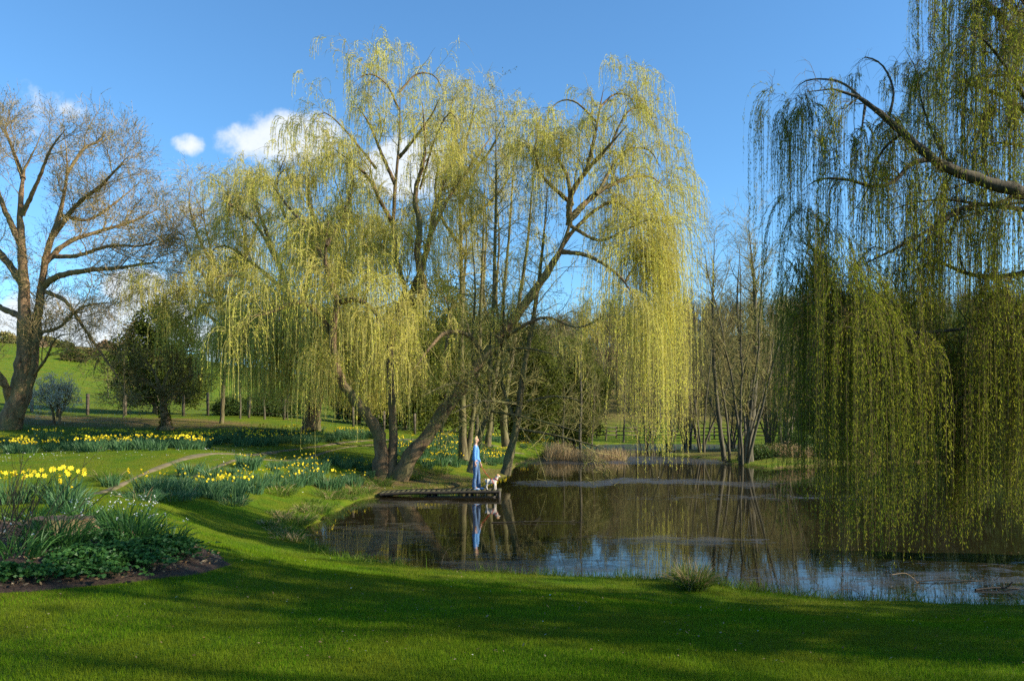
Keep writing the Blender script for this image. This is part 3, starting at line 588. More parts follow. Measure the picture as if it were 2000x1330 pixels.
# --- right willow, close, rooted on the near right bank outside the frame
YE = 13.0; bE = np.array([10.5, 13.0, gz1(10.5, 13.0)])
LE = [dict(p=[(2150, 450), (2060, 400), (1960, 400), (1860, 430), (1790, 420)], r=(5, 1), d=(0, 1.2)), dict(p=[(2000, 378), (1930, 400), (1850, 390), (1770, 400), (1700, 430)], r=(4, 1), d=(-.5, .6)), dict(p=[(2100, 300), (2020, 290), (1940, 280), (1880, 310)], r=(5, 1), d=(0, 1.8)),
      dict(p=[(1760, 262), (1720, 300), (1690, 380), (1650, 430)], r=(3, 1), d=(-1.1, 0)),
      dict(p=[(2090, 300), (2010, 200), (1950, 110), (1900, 60), (1860, 50)], r=(7, 1), d=(0, -1.6)), dict(p=[(2040, 60), (1980, 20), (1930, -30), (1880, -60)], r=(6, 1), d=(0, -.5)), dict(p=[(2080, 250), (2000, 160), (1930, 150), (1860, 190), (1820, 230)], r=(6, 1), d=(0, .6)),
      dict(p=[(2262, 1010), (2240, 850), (2210, 700), (2190, 560), (2150, 450), (2100, 300), (2060, 120), (2020, -80)], r=(52, 18)),
      dict(p=[(2170, 480), (2090, 410), (2000, 378), (1900, 347), (1830, 318), (1770, 266), (1700, 206), (1655, 180), (1600, 172), (1575, 180)], r=(18, 2.5), d=(-.7, -1.4)),
      dict(p=[(1815, 312), (1780, 320), (1742, 358), (1700, 364), (1660, 352), (1600, 350), (1565, 375)], r=(5, 1.6), d=(-.4, -1)),
      dict(p=[(1735, 235), (1745, 180), (1725, 130), (1690, 112), (1670, 130)], r=(3, 1), d=(-.4, .2)),
      dict(p=[(1690, 200), (1650, 165), (1610, 155), (1570, 160), (1545, 185)], r=(3, 1), d=(-.5, .6)),
      dict(p=[(1690, 204), (1685, 240), (1680, 270)], r=(3, 1), d=(-.5, -1)),
      dict(p=[(2080, 200), (2000, 90), (1930, 10), (1870, -40), (1830, -60)], r=(12, 2), d=(0, 1)),
      dict(p=[(2060, 120), (1990, -20), (1900, -120), (1840, -130)], r=(10, 2), d=(0, -1)),
      dict(p=[(2120, 340), (2040, 250), (1960, 190), (1880, 160), (1830, 130)], r=(9, 2), d=(0, 1.5)),
      dict(p=[(1870, 335), (1830, 280), (1800, 200), (1790, 140), (1765, 90)], r=(3, 1), d=(-.2, 1.0)),
      dict(p=[(2190, 560), (2080, 520), (1960, 540), (1890, 535), (1800, 500), (1740, 520)], r=(9, 2), d=(0, .8)),
      dict(p=[(2000, 410), (1900, 400), (1830, 440), (1760, 480), (1700, 510), (1640, 540)], r=(5, 1.5), d=(-.1, -.6)),
      dict(p=[(2200, 640), (2080, 590), (1990, 640), (1960, 670), (1900, 640), (1870, 600)], r=(10, 2), d=(0, -.8)),
      dict(p=[(2200, 700), (2080, 685), (1960, 692), (1860, 690), (1760, 690), (1690, 700)], r=(8, 2), d=(0, 1.2)),
      dict(p=[(2210, 750), (2080, 740), (1980, 758), (1900, 768), (1850, 795), (1790, 842)], r=(8, 2), d=(0, -.5)),
      dict(p=[(1980, 758), (1880, 760), (1800, 755), (1740, 790), (1690, 830)], r=(4, 1.2), d=(-.2, .8)),
      dict(p=[(2190, 600), (2060, 600), (1900, 640), (1760, 650), (1660, 640), (1590, 620)], r=(6, 1.5), d=(0, -1.3))]
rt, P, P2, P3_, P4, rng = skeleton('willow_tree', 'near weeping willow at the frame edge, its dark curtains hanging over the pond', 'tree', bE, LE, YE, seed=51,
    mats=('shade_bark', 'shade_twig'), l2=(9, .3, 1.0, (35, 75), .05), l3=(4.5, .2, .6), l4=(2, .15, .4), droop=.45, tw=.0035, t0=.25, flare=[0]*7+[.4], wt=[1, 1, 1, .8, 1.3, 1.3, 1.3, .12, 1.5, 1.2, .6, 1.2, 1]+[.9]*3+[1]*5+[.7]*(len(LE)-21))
def lenE(S):
    px = 1000+S[:, 0]/S[:, 1]*F; py = HY-(S[:, 2]-H)/S[:, 1]*F
    k = np.where(py < 150, .75, 1.0); k = np.where((py > 150) & (px < 1700), .8, k); k = np.where((px > 1600) & (px < 1800) & (py < 170), .18, k)
    k = np.where((py > 420), 1.15, k); return k
strands(rt, tuple(bE), [P2, P3_, P4], [1250, 2600, 1800], rng, (1.0, 4.9), 'willow_leaf_shaded', 'shade_twig', leaf=(.055, .0055), gap=.045, clump=11, lenfun=lenE, cs=.035, floor=.15, w=.003, shoot=.6, out=-.1)
# leaf-heavy outer curtains
for nm, pts, n, sl_ in [('curtain_foliage', [(1550, 450), (1572, 520), (1600, 570), (1640, 620)], 500, (3.6, 8.0)), ('curtain_foliage', [(1560, 420), (1600, 480), (1650, 560), (1700, 640)], 560, (2.6, 7.4)), ('curtain_foliage', [(1620, 520), (1700, 560), (1780, 600), (1860, 640)], 260, (1.0, 4.6)), ('curtain_foliage', [(1900, 420), (1940, 560), (1990, 600), (2060, 620)], 220, (2.0, 5.6))]:
    pp = resample(np.array([P3(a, b_, YE-1.0+.3*i) for i, (a, b_) in enumerate(pts)]), 10)
    P_ = pp[None]+rng.normal(size=(14, 1, 3))*np.array([.12, .7, .5])
    strands(rt, tuple(bE), [P_], [n], rng, sl_, 'willow_leaf_shaded', 'shade_twig', leaf=(.050, .0052), gap=.036, floor=.05, w=.0028, name=nm, clump=9, cs=.06, shoot=.4, out=-.1)

# --- big bare tree on the left with two trunks
YF = 36.0; bF = on(18, YF)
LF = [dict(p=[(8, 850), (30, 800), (42, 745), (48, 650), (46, 560), (42, 480), (40, 400), (50, 320), (72, 285), (88, 245)], r=(20, 1.2)),
      dict(p=[(30, 815), (58, 745), (70, 660), (80, 570), (90, 500), (106, 450), (122, 400), (132, 320), (122, 240)], r=(13, 1.2), d=(0, 1)),
      dict(p=[(22, 790), (6, 745), (-30, 705), (-80, 690)], r=(9, 3), d=(0, -2)),
      dict(p=[(84, 560), (112, 540), (170, 528), (230, 524), (290, 514), (340, 512)], r=(7, 1.5), d=(.5, -1)),
      dict(p=[(88, 515), (130, 475), (200, 450), (260, 432), (325, 400)], r=(6, 1.5), d=(.5, 2)),
      dict(p=[(104, 460), (150, 400), (200, 360), (255, 300)], r=(6, 1.5), d=(.8, -1)),
      dict(p=[(92, 500), (150, 500), (215, 480), (280, 480), (330, 455)], r=(5, 1.2), d=(.8, -2)),
      dict(p=[(88, 570), (128, 588), (160, 635), (198, 690), (232, 740), (247, 775)], r=(4.5, 1), d=(.5, -2)),
      dict(p=[(72, 650), (115, 640), (160, 600), (230, 590)], r=(4, 1), d=(.5, -3)),
      dict(p=[(130, 340), (165, 290), (195, 275), (210, 245)], r=(4, 1.2), d=(1, 2)),
      dict(p=[(48, 560), (5, 500), (-60, 430), (-110, 350)], r=(9, 2), d=(0, 1)),
      dict(p=[(42, 480), (5, 400), (-20, 320), (-30, 260)], r=(7, 2), d=(0, -1)),
      dict(p=[(44, 420), (80, 340), (100, 290), (135, 245)], r=(5, 1.2), d=(0, -2)),
      dict(p=[(46, 350), (20, 280), (10, 250), (20, 225)], r=(5, 1.2), d=(0, 1)),
      dict(p=[(46, 620), (0, 600), (-60, 560), (-120, 540)], r=(7, 2), d=(0, 2)),
      dict(p=[(118, 420), (170, 430), (220, 400), (270, 360)], r=(4, 1.2), d=(1, 3)),
      dict(p=[(60, 740), (90, 700), (110, 660), (150, 650)], r=(3.5, 1), d=(.2, -2))]
rt, P, P2, P3_, P4, rng = skeleton('broadleaf_tree', 'large bare spreading tree with two thick brown trunks above the far daffodils', 'tree', bF, LF, YF, seed=61,
    mats=('oak_bark', 'oak_twig'), thin=.7, l2=(17, 1.0, 2.6, (30, 65), .3), l3=(8, .5, 1.4), l4=(8, .25, .7), lift=(.06, .05, .02), tw=.007, t0=.25, flare=[.4, .2], wt=[.45, .6]+[1]*(len(LF)-2))
lb = MB(); s, d, i, t = kids(P4, 42000, rng, .3, 1); leaves(lb, s, d, .06, .012, rng); lb.build('buds', M['ivy'], rt, origin=tuple(bF))

# --- thin pale bare tree between it and the willows
YG = 41.0; bG = on(432, YG)
LG = [dict(p=[(432, 838), (436, 760), (440, 680), (434, 600), (420, 520), (400, 440), (395, 370), (400, 340)], r=(4.5, 1)),
      dict(p=[(438, 660), (470, 570), (480, 470), (460, 400), (465, 340)], r=(5, 1.2)), dict(p=[(432, 590), (400, 540), (370, 500), (355, 440)], r=(4, 1), d=(0, -1)),
      dict(p=[(424, 530), (390, 470), (370, 400), (375, 350)], r=(4, 1), d=(0, 1)), dict(p=[(436, 640), (400, 610), (365, 590), (345, 540)], r=(4, 1), d=(0, 2)),
      dict(p=[(474, 520), (500, 450), (510, 390)], r=(4, 1), d=(0, 1))]
rt, P, P2, P3_, P4, rng = skeleton('birch_tree', 'thin twiggy bare tree with a yellowish haze of buds, behind the willow skirt', 'tree', bG, LG, YG, seed=71, mats=('alder_bark', 'oak_twig'),
    thin=.6, l2=(26, 1.0, 2.8, (35, 75), .2), l3=(8, .5, 1.3), l4=(4.5, .25, .7), droop=.12, lift=(.04, .03, .02), tw=.007, t0=.3)
lb = MB(); s, d, i, t = kids(P4, 15000, rng, .2, 1); leaves(lb, s, d, .06, .011, rng); lb.build('buds', M['willow_leaf'], rt, origin=tuple(bG))

# --- generic leafy masses: leaf clusters through a lumpy volume
def leafy(name, label, cat, base, blobs, n, leaf, mat, seed, stem=None, group=None, bm='far_bark', flat=.0, rz=0):
    """blobs (x,y,z,rx,ry,rz) relative to base; leaves gathered in clusters near the surfaces"""
    rng = np.random.default_rng(seed); root = empty(name, base, label, cat, group, rz); B_ = np.array(blobs, float)
    vol = B_[:, 3]*B_[:, 4]*B_[:, 5]; i = rng.choice(len(B_), n//14, p=vol/vol.sum())
    u = unit(rng.normal(size=(len(i), 3))); rr = rng.uniform(.45, 1.0, len(i))**.6; rr = rr*(1+.13*np.sin(u[:, 0]*7+u[:, 2]*9+i))
    c = B_[i, :3]+u*rr[:, None]*B_[i, 3:6]; j = np.repeat(np.arange(len(i)), 14)
    cs = .16*float(np.cbrt(vol.mean()))**.5; pos = c[j]+rng.normal(size=(len(j), 3))*cs
    lb = MB(); leaves(lb, pos, unit(u[j]*.7+rng.normal(size=(len(j), 3))), leaf[0]*rng.uniform(.6, 1.3, len(j)), leaf[1], rng, np.clip(.5*rng.random(len(i))[j]+.5*rng.random(len(j)), 0, 1))
    # inner boughs
    top = B_[np.argmax(B_[:, 2]+B_[:, 5])]; K = 8; Sx = []; 
    for b_ in B_:
        for q in range(5):
            e = b_[:3]+unit(rng.normal(size=3))*b_[3:6]*.8; s_ = np.array([rng.normal()*.08, rng.normal()*.08, 0]) if not stem else np.array([0, 0, stem*rng.uniform(.4, 1)])
            m_ = (s_+e)/2+np.array([0, 0, .15*abs(e[2])]); Sx.append(resample(np.array([s_, m_, e]), K))
    tb = MB(); r0 = .02+.012*B_[:, 5].max()
    tubes(tb, np.array(Sx), np.linspace(r0*1.3, r0*.25, K)[None, :]*np.ones((len(Sx), 1)), 5, rng)
    if stem: tubes(tb, resample(np.array([[0, 0, -.2], [.06, 0, stem*.5], [0, .05, stem*1.1]]), 8)[None], np.linspace(r0*3.2, r0*1.6, 8)[None], 8, rng)
    tb.build('trunk', M[bm], root); lb.build('crown', M[mat], root); return root
S9 = 39.0
leafy('evergreen_tree', 'dark rounded evergreen tree on the slope beside the small gnarled tree', 'tree', on(300, 46), [(-1.0, 0, 1.6, 1.2, 1.2, 1.2), (.6, 0, 2.6, 1.6, 1.5, 1.7), (1.9, .3, 1.9, 1.2, 1.2, 1.5), (-.1, 0, 5.2, 1.0, 1.0, 1.3), (-1.5, 0, 3.4, .9, 1.0, 1.2), (1.4, 0, 4.6, .9, 1, 1.1), (-.6, 0, 4.2, 1.1, 1, 1), (2.3, 0, 3.4, .7, .8, .9), (.6, 0, 6.0, .6, .6, .8)], 40000, (.13, .045), 'holly', 81, stem=1.0)
bH = on(326, 38.0)
LH = [dict(p=[(326, 842), (322, 815), (318, 790), (316, 770)], r=(10, 6)), dict(p=[(316, 775), (295, 750), (262, 735), (240, 728)], r=(4, 1), d=(0, -1)), dict(p=[(317, 775), (325, 735), (345, 705), (352, 680)], r=(4, 1)),
      dict(p=[(318, 775), (355, 745), (385, 730), (402, 740)], r=(4, 1), d=(0, -1)), dict(p=[(316, 770), (300, 725), (280, 700), (270, 690)], r=(4, 1), d=(0, 1)), dict(p=[(318, 790), (340, 770), (368, 770)], r=(3, 1), d=(0, -1))]
rt, P, P2, P3_, P4, rng = skeleton('hawthorn_tree', 'small gnarled ivy-trunked tree with a tangle of bare twigs before the evergreen', 'tree', bH, LH, 38, seed=82, mats=('oak_bark', 'oak_twig'),
    l2=(16, .5, 1.3, (30, 70), .2), l3=(7, .3, .8), l4=(4, .2, .4), tw=.006, t0=.3, flare=[.7])
lb = MB(); s, d, i, t = kids(P4, 6000, rng, .2, 1); leaves(lb, s, d, .06, .014, rng); s, d, i, t = kids(P[:1], 500, rng, 0, 1, (50, 90)); leaves(lb, s+d*.22, d, .1, .04, rng); lb.build('ivy', M['ivy'], rt, origin=tuple(bH))
bI = on(112, 39.0)
LI = [dict(p=[(106, 832), (104, 810), (98, 790), (85, 770)], r=(3, 1)), dict(p=[(116, 832), (118, 808), (128, 785), (140, 770)], r=(3, 1)), dict(p=[(112, 815), (112, 790), (110, 765), (115, 745)], r=(2.5, 1))]
rt, P, P2, P3_, P4, rng = skeleton('blossom_bush', 'low bush covered in white blossom at the foot of the big bare tree', 'bush', bI, LI, 39, seed=83, mats=('oak_bark', 'oak_twig'), l2=(16, .6, 1.2, (40, 80), .1), l3=(7, .3, .7), l4=(4, .15, .35), tw=.005, t0=.3)
lb = MB(); s, d, i, t = kids(P4, 9000, rng, .1, 1); leaves(lb, s+rng.normal(size=s.shape)*.03, d, .05, .02, rng); lb.build('blossom', M['blossom'], rt, origin=tuple(bI))

# ------------------------------------------------------------------ far trees: prototypes, then copies
def proto_tree(seed, h, stems=1, spread=.25, lean=.0, twigs=1.0):
    """mesh pair (trunk, branches) for a bare tree at the origin"""
    rng = np.random.default_rng(seed); K = 12; Ps = []; Rs = []
    for s_ in range(stems):
        a = rng.uniform(0, 6.28); q = spread*(1 if stems > 1 else .15)*rng.uniform(.5, 1.2); hh = h*rng.uniform(.75, 1.0)
        z = np.linspace(-.25, hh, K); f = np.linspace(0, 1, K)
        x = math.cos(a)*(.15*(stems > 1)+q*hh*f**1.2*.6)+np.cumsum(rng.normal(size=K))*.05; y = math.sin(a)*(.15*(stems > 1)+q*hh*f**1.2*.6)+np.cumsum(rng.normal(size=K))*.05
        Ps.append(np.stack([x, y, z], 1)); Rs.append((.013 if stems == 1 else .008)*hh*(1-f*.85))
    P = np.array(Ps); Rr = np.array(Rs); tb = MB(); tubes(tb, P, Rr, 6, rng)
    n2 = int(26*stems**.6*twigs); S, D, i, t = kids(P, n2, rng, .2, 1, (35, 65), .35); L = h*rng.uniform(.14, .26, n2)*(1.2-.8*t)
    P2 = grow(S, D, L, 7, .13, np.array([0, 0, .07]), rng); bb = MB(); tubes(bb, P2, (.018+L*.006)[:, None]*np.linspace(1, .3, 7)[None], 3, rng)
    S, D, i, t = kids(P2, int(n2*6), rng, .15, 1, (30, 60), .15); P3 = grow(S, D, h*rng.uniform(.05, .11, len(S)), 5, .13, np.array([0, 0, .05]), rng); ribbons(bb, P3, .011*np.linspace(1, .5, 5)[None], rng)
    S, D, i, t = kids(P3, int(n2*6*4.5), rng, .15, 1, (25, 60), .1); P4 = grow(S, D, h*rng.uniform(.025, .055, len(S)), 4, .12, np.array([0, 0, .03]), rng); ribbons(bb, P4, .008*np.linspace(1, .5, 4)[None], rng)
    a = tb.mesh('trunk'); a.materials.append(M['far_bark']); c = bb.mesh('branches'); c.materials.append(M['far_twig']); return a, c, P4
PROT = [proto_tree(101, 11), proto_tree(102, 12.5), proto_tree(103, 10, 1, .3), proto_tree(104, 11, 7, .42), proto_tree(105, 10, 5, .5), proto_tree(106, 11.5, 1, .5, 0, 1.3)]
def place_tree(k, loc, s, rz, label, group=None, name='alder_tree', cat='tree'):
    rt = empty(name, loc, label, cat, group, rz); rt.scale = (s, s, s)
    for me, nm in zip(PROT[k][:2], ('trunk', 'branches')):
        o = bpy.data.objects.new(nm, me); C.objects.link(o); o.parent = rt
    return rt
rng = np.random.default_rng(8)
# the coppiced clump on the spit and its neighbours: one thing each
cop = [(1452, 40.0, 3, 1.02, 'many-stemmed alder stool fanning out from the bank, at the tip of the spit'),
       (1372, 50.0, 4, .95, 'leaning many-stemmed alder behind the ducks on the grassy spit'),
       (1528, 46.0, 3, .80, 'many-stemmed alder half hidden by the edge of the near willow curtain'),
       (1262, 60.0, 4, .85, 'spreading many-stemmed alder in front of the rail fence, behind the long yellow curtain'), (1345, 62.0, 3, .95, 'many-stemmed alder in front of the rail fence, just past the ducks'), (1425, 60.0, 4, .95, 'many-stemmed alder behind the tall pointed one, before the meadow'), (1500, 58.0, 3, 1.0, 'many-stemmed alder furthest toward the near willow on the far shore'), (1305, 53.0, 4, .78, 'low leaning alder at the water edge just left of the ducks')]
for px, Y, k, s, lab in cop: place_tree(k, on(px, Y), s, rng.uniform(0, 6), lab, 'coppiced alders on the spit')
# tall single trees of that clump, read from the photograph
for k, (px, Y, L, lab) in enumerate([(1400, 42.5, [dict(p=[(1415, 900), (1402, 800), (1394, 700), (1392, 600), (1394, 520), (1396, 450)], r=(5, 1.2)), dict(p=[(1425, 900), (1420, 820), (1404, 720), (1402, 640)], r=(3, 1))], 'tall thin alder with a pointed bare top above the spit'),
                                   (1470, 41.0, [dict(p=[(1462, 912), (1466, 820), (1474, 760), (1476, 640), (1472, 540), (1460, 430)], r=(9, 1.5)), dict(p=[(1470, 780), (1450, 700), (1440, 600), (1444, 500)], r=(4, 1))], 'tallest alder on the spit, thick dark trunk and open bare crown')]):
    b0 = on(px, Y); skeleton('alder_tree', lab, 'tree', b0, L, Y, seed=120+k, group='tall alders on the spit', mats=('far_bark', 'alder_twig'), l2=(30, 1.2, 3.4, (40, 65), .3), l3=(7, .5, 1.3), l4=(4, .25, .6),
             lift=(.05, .04, .03), tw=.007, t0=.35, wt=[1, .6])
# slim trees in the belt behind the pond, in front of and behind the rail fence
belt = []
for px, Y in [(1132, 50), (1098, 55), (1155, 58), (1060, 58), (1215, 72.5), (1245, 73), (1275, 72.5), (1183, 74), (1310, 73.5), (1340, 71.5), (1085, 66), (1030, 70), (1385, 74), (1440, 66), (1500, 60), (1560, 55), (1600, 62), (1650, 50), (1700, 58), (1760, 52), (1810, 60), (1850, 48),
              (1900, 56), (1950, 50), (2010, 58), (2060, 50), (1730, 70), (1620, 74), (1880, 72), (1970, 68), (1540, 72), (1790, 78), (1470, 76), (1350, 86), (1290, 92), (1410, 95), (1230, 88), (1165, 92), (1500, 92), (1100, 88), (1045, 95), (990, 60), (960, 75), (930, 58), (890, 66), (850, 60), (1010, 84), (905, 90), (870, 80), (830, 72), (800, 64), (770, 80), (740, 70), (700, 75), (660, 66)]:
    belt.append((px, Y))
for i, (px, Y) in enumerate(belt):
    k = int(rng.choice([0, 1, 2, 5, 0, 1, 4])); hh = rng.uniform(.8, 1.15)*(1.05 if Y > 60 else .95)
    if px < 1000: lab, grp = 'bare olive tree in the thicket behind the willow stems', 'trees in the thicket behind the willows'
    elif px > 1520: lab, grp = 'bare dark tree on the far bank behind the near willow curtain', 'trees behind the near willow curtain'
    elif Y > 80: lab, grp = 'bare tree in the wood edge beyond the rail fence and green meadow', 'trees beyond the rail fence'
    else: lab, grp = 'slim bare tree on the far shore close to the rail fence', 'trees on the far shore'
    if px < 860: hh *= .72
    if 1040 < px < 1400 and Y > 50: hh *= .78
    place_tree(k, on(px, Y), hh, rng.uniform(0, 6.28), lab, grp, name='bare_tree')
# ivy-clad and evergreen trees that fill the thicket
for i, (px, Y, s_, seed, mt_, lab) in enumerate([(860, 50, 1.15, 131, 'ivy', 'ivy-clad olive tree in the thicket behind the leaning willow stem'), (790, 47, .9, 132, 'ivy', 'low leafy ivy-clad tree seen between the two willow stems'),
        (930, 62, 1.35, 133, 'ivy', 'tall ivy-clad tree behind the slim alders'), (1120, 62, 1.0, 134, 'ivy', 'ivy-clad tree above the reeds beyond the pond'), (700, 52, .8, 135, 'evergreen', 'dark bush-like evergreen behind the willow skirt'),
        (1030, 54, .9, 139, 'ivy', 'rounded ivy-clad tree just right of the leaning alder'),
        (1690, 60, 1.1, 136, 'ivy', 'olive leafy tree behind the near willow, left of the others'), (1860, 56, 1.1, 137, 'evergreen', 'dark evergreen tree deep behind the near willow curtain'), (1610, 54, .9, 141, 'evergreen', 'dark evergreen behind the left edge of the near willow curtain'), (1760, 50, 1.0, 142, 'evergreen', 'dark evergreen in the middle behind the near willow curtain'), (1950, 48, 1.0, 143, 'evergreen', 'dark evergreen at the water edge close to the frame edge'), (2010, 62, 1.3, 138, 'ivy', 'leafy tree at the frame edge behind the near willow')]):
    B_ = [(0, 0, 2.6*s_, 2.2*s_, 2*s_, 2.4*s_), (.9*s_, .3, 4.8*s_, 1.9*s_, 1.8*s_, 2.2*s_), (-1.2*s_, 0, 4.3*s_, 1.6*s_, 1.6*s_, 2*s_), (.1, 0, 6.8*s_, 1.4*s_, 1.4*s_, 1.9*s_)]
    leafy('ivy_tree' if mt_ == 'ivy' else 'evergreen_tree', lab, 'tree', on(px, Y), B_, 32000, (.17, .05), mt_, seed, stem=1.6*s_, group=None)
# dark bushes along the foot of the left slope and the far right bank
for i, (px, Y, s_, mt_, lab) in enumerate([(530, 47, .9, 'evergreen', 'low dark bush under the skirt of the broad willow'), (455, 46, .6, 'evergreen', 'small dark scrub bush at the foot of the green slope'), (1925, 44, 1.2, 'evergreen', 'round dark bush on the far bank behind hanging willow strands'),
       (1690, 44, .6, 'bed_leaf', 'green bank bush seen through the curtain of the near willow'), (1605, 43.5, .5, 'evergreen', 'low dark bramble bush on the far bank at the curtain edge'), (1800, 43.5, .7, 'evergreen', 'low dark bramble bush on the far bank behind the curtain'), (1555, 47, .6, 'evergreen', 'dark bush behind the tallest alder on the spit'), (1085, 47.5, .45, 'tall_grass', 'small green bush at the end of the daffodil bank by the reeds')]):
    leafy('bush', lab, 'bush', on(px, Y), [(0, 0, .8*s_, 1.5*s_, 1.2*s_, 1.0*s_), (1.0*s_, 0, .6*s_, 1.1*s_, 1*s_, .8*s_), (-.9*s_, .1, .6*s_, 1.1*s_, 1*s_, .7*s_)], 12000, (.10, .03), mt_, 150+i)

rng = np.random.default_rng(191)
for i in range(9):
    px = 1478+34*i+rng.uniform(-8, 8); s_ = rng.uniform(.32, .5)
    leafy('bramble_bush', 'low scrubby bramble on the shaded far bank below the alders', 'bush', on(px, 41.9+rng.uniform(0, 1.2)), [(0, 0, .5*s_, 1.9*s_, 1.2*s_, .8*s_), (1.4*s_, 0, .4*s_, 1.3*s_, 1*s_, .6*s_), (-1.5*s_, .1, .4*s_, 1.3*s_, 1*s_, .7*s_)], 4000, (.09, .022), ['evergreen', 'ivy', 'dry_grass', 'bed_leaf'][i % 4], 700+i, group='brambles on the far bank')
for i in range(8):
    px = [8, 40, 66, 92, 125, 205, 262, 140][i]; s_ = rng.uniform(.35, .75)
    leafy('scrub_bush', 'brownish scrub on the skyline of the green hill', 'bush', on(px, [100, 104, 98, 103, 100, 106, 104, 88][i]), [(0, 0, .7*s_, 1.9*s_, 1.2*s_, 1.1*s_), (1.6*s_, 0, .5*s_, 1.2*s_, 1*s_, .8*s_)], 2600, (.28, .09), ['far_twig', 'holly', 'dead_leaf'][i % 3], 740+i, group='scrub on the hill skyline')
# the wood that covers the hill: one mass, too many to count
wd = MB(); wt_ = MB(); rng = np.random.default_rng(9); cnt = 0
vt = []
for k in range(6):
    r = np.random.default_rng(200+k); h = r.uniform(8, 11); K = 5
    tr = np.stack([np.cumsum(r.normal(size=K))*.2, np.cumsum(r.normal(size=K))*.2, np.linspace(0, h*.8, K)], 1)[None]
    S, D, i, t = kids(tr, 46, r, .25, 1, (30, 60), .3); P2 = grow(S, D, h*r.uniform(.15, .3, 46), 5, .12, np.array([0, 0, .08]), r)
    S, D, i, t = kids(P2, 420, r, .2, 1, (30, 60), .2); Q3 = grow(S, D, h*r.uniform(.06, .15, 420), 4, .12, np.array([0, 0, .05]), r); vt.append((tr, P2, Q3))
pts = []
while len(pts) < 620:
    u = rng.uniform(620, 2150); Y = 100+110*rng.random()**1.3
    x = (u-1000)/F*Y
    if 1180 < u < 1480 and Y < 108: continue
    if u < 1000 and Y < 120: continue
    pts.append((x, Y))
pts = np.array(pts); pz = gz(pts[:, 0], pts[:, 1])
for (x, y), z in zip(pts, pz):
    tr, P2, Q3 = vt[rng.integers(6)]; a = rng.uniform(0, 6.28); s_ = rng.uniform(.7, 1.2); ca, sa = math.cos(a)*s_, math.sin(a)*s_
    def tf(P): return np.stack([P[..., 0]*ca-P[..., 1]*sa+x, P[..., 0]*sa+P[..., 1]*ca+y, P[..., 2]*s_+z-.3], -1)
    tubes(wd, tf(tr), np.linspace(.16, .05, 5)[None], 3, rng); ribbons(wd, tf(P2), .045*np.linspace(1, .5, 5)[None], rng); ribbons(wd, tf(Q3), .028*np.linspace(1, .5, 4)[None], rng)
M['hill_twig'] = leafmat('hill_twig', [(.10, .075, .045), (.17, .12, .065), (.20, .16, .07)], .1, (.15, .155, .045), .06)
tag(wd.build('wood', M['hill_twig']), 'brown leafless woodland covering the hillside beyond the pond', 'woodland', kind='stuff')

# trees that stand off to the right of the view and shade the lawn and the near willow
rng = np.random.default_rng(77)
for i, (x, y, s_, k) in enumerate([(12.6, 3.4, 1.25, 5), (12.5, -1.5, 1.1, 1), (13.5, 1.0, 1.2, 5), (15.5, -1.5, 1.05, 5), (17, 3.2, 1.2, 1), (14.5, 6.5, .9, 2), (23, 1.5, 1.3, 5), (27, 5, 1.2, 5), (13, -5, 1.0, 2), (19, -6, 1.2, 1), (32, 5, 1.3, 5)]):
    rt = place_tree(k, (x, y, gz1(x, y)-.05), s_, rng.uniform(0, 6), 'bare tree standing out of the picture beside the near willow', 'trees beyond the frame edge', name='bare_tree')
for i, (x, y, s_) in enumerate([(13.4, 4.6, 1.35), (21.5, 5.6, 1.2), (17, -3.8, 1.05)]):
    leafy('ivy_tree', 'leafy tree standing out of the picture beside the near willow', 'tree', (x, y, gz1(x, y)), [(0, 0, 2.6*s_, 1.9*s_, 1.8*s_, 2.4*s_), (.6*s_, .3, 5.2*s_, 1.6*s_, 1.7*s_, 2.2*s_), (-.8*s_, .5, 4.6*s_, 1.4*s_, 1.4*s_, 2*s_), (.1, 0, 8*s_, 1.2*s_, 1.3*s_, 2.2*s_)], 6500, (.24, .08), 'ivy', 170+i, stem=1.8, group='leafy trees beyond the frame edge')

# ------------------------------------------------------------------ daffodils
def tuft_blades(mb, rng, n, h, rad, wid, lean=(.15, .6), K=5, base=(0, 0, 0), up=0.0):
    a = rng.uniform(0, 6.28, n); r = rad*np.sqrt(rng.random(n)); S = np.stack([np.cos(a)*r, np.sin(a)*r, np.zeros(n)-.03], 1)+np.array(base)
    ln = rng.uniform(lean[0], lean[1], n); a2 = a+rng.normal(size=n)*.7
    D = unit(np.stack([np.cos(a2)*ln*.6, np.sin(a2)*ln*.6, np.ones(n)], 1)); L = h*rng.uniform(.65, 1.1, n)
    P = np.empty((n, K, 3)); P[:, 0] = S; d = D
    for k in range(1, K):
        d = unit(d+np.stack([np.cos(a2)*ln, np.sin(a2)*ln, -ln*.9], 1)*(k/K)*.6+np.array([0, 0, up])); P[:, k] = P[:, k-1]+d*(L/(K-1))[:, None]
    ribbons(mb, P, wid*np.array([.8, 1, .95, .7, .15])[None, :K], rng, None)
    return P
def flower_geo(mb, c, face, rng, s=.032):
    face = unit(np.array(face)); u = unit(np.cross(face, [0, 0, 1.0])); v = np.cross(u, face)
    for k in range(6):
        a = k*math.pi/3+.2; d = math.cos(a)*u+math.sin(a)*v; e = -math.sin(a)*u+math.cos(a)*v
        mb.add([c, c+d*s*.6+e*s*.34, c+d*s*1.15-face*.004, c+d*s*.6-e*s*.34], [[0, 1, 2, 3]], a4=[.7])
    a = np.arange(7)*2*math.pi/7; r1 = np.cos(a)[:, None]*u+np.sin(a)[:, None]*v
    vv = np.vstack([c+r1*s*.28, c+face*s*.8+r1*s*.42]); mb.add(vv, [[k, (k+1) % 7, 7+(k+1) % 7, 7+k] for k in range(7)], a4=[.05]*7)
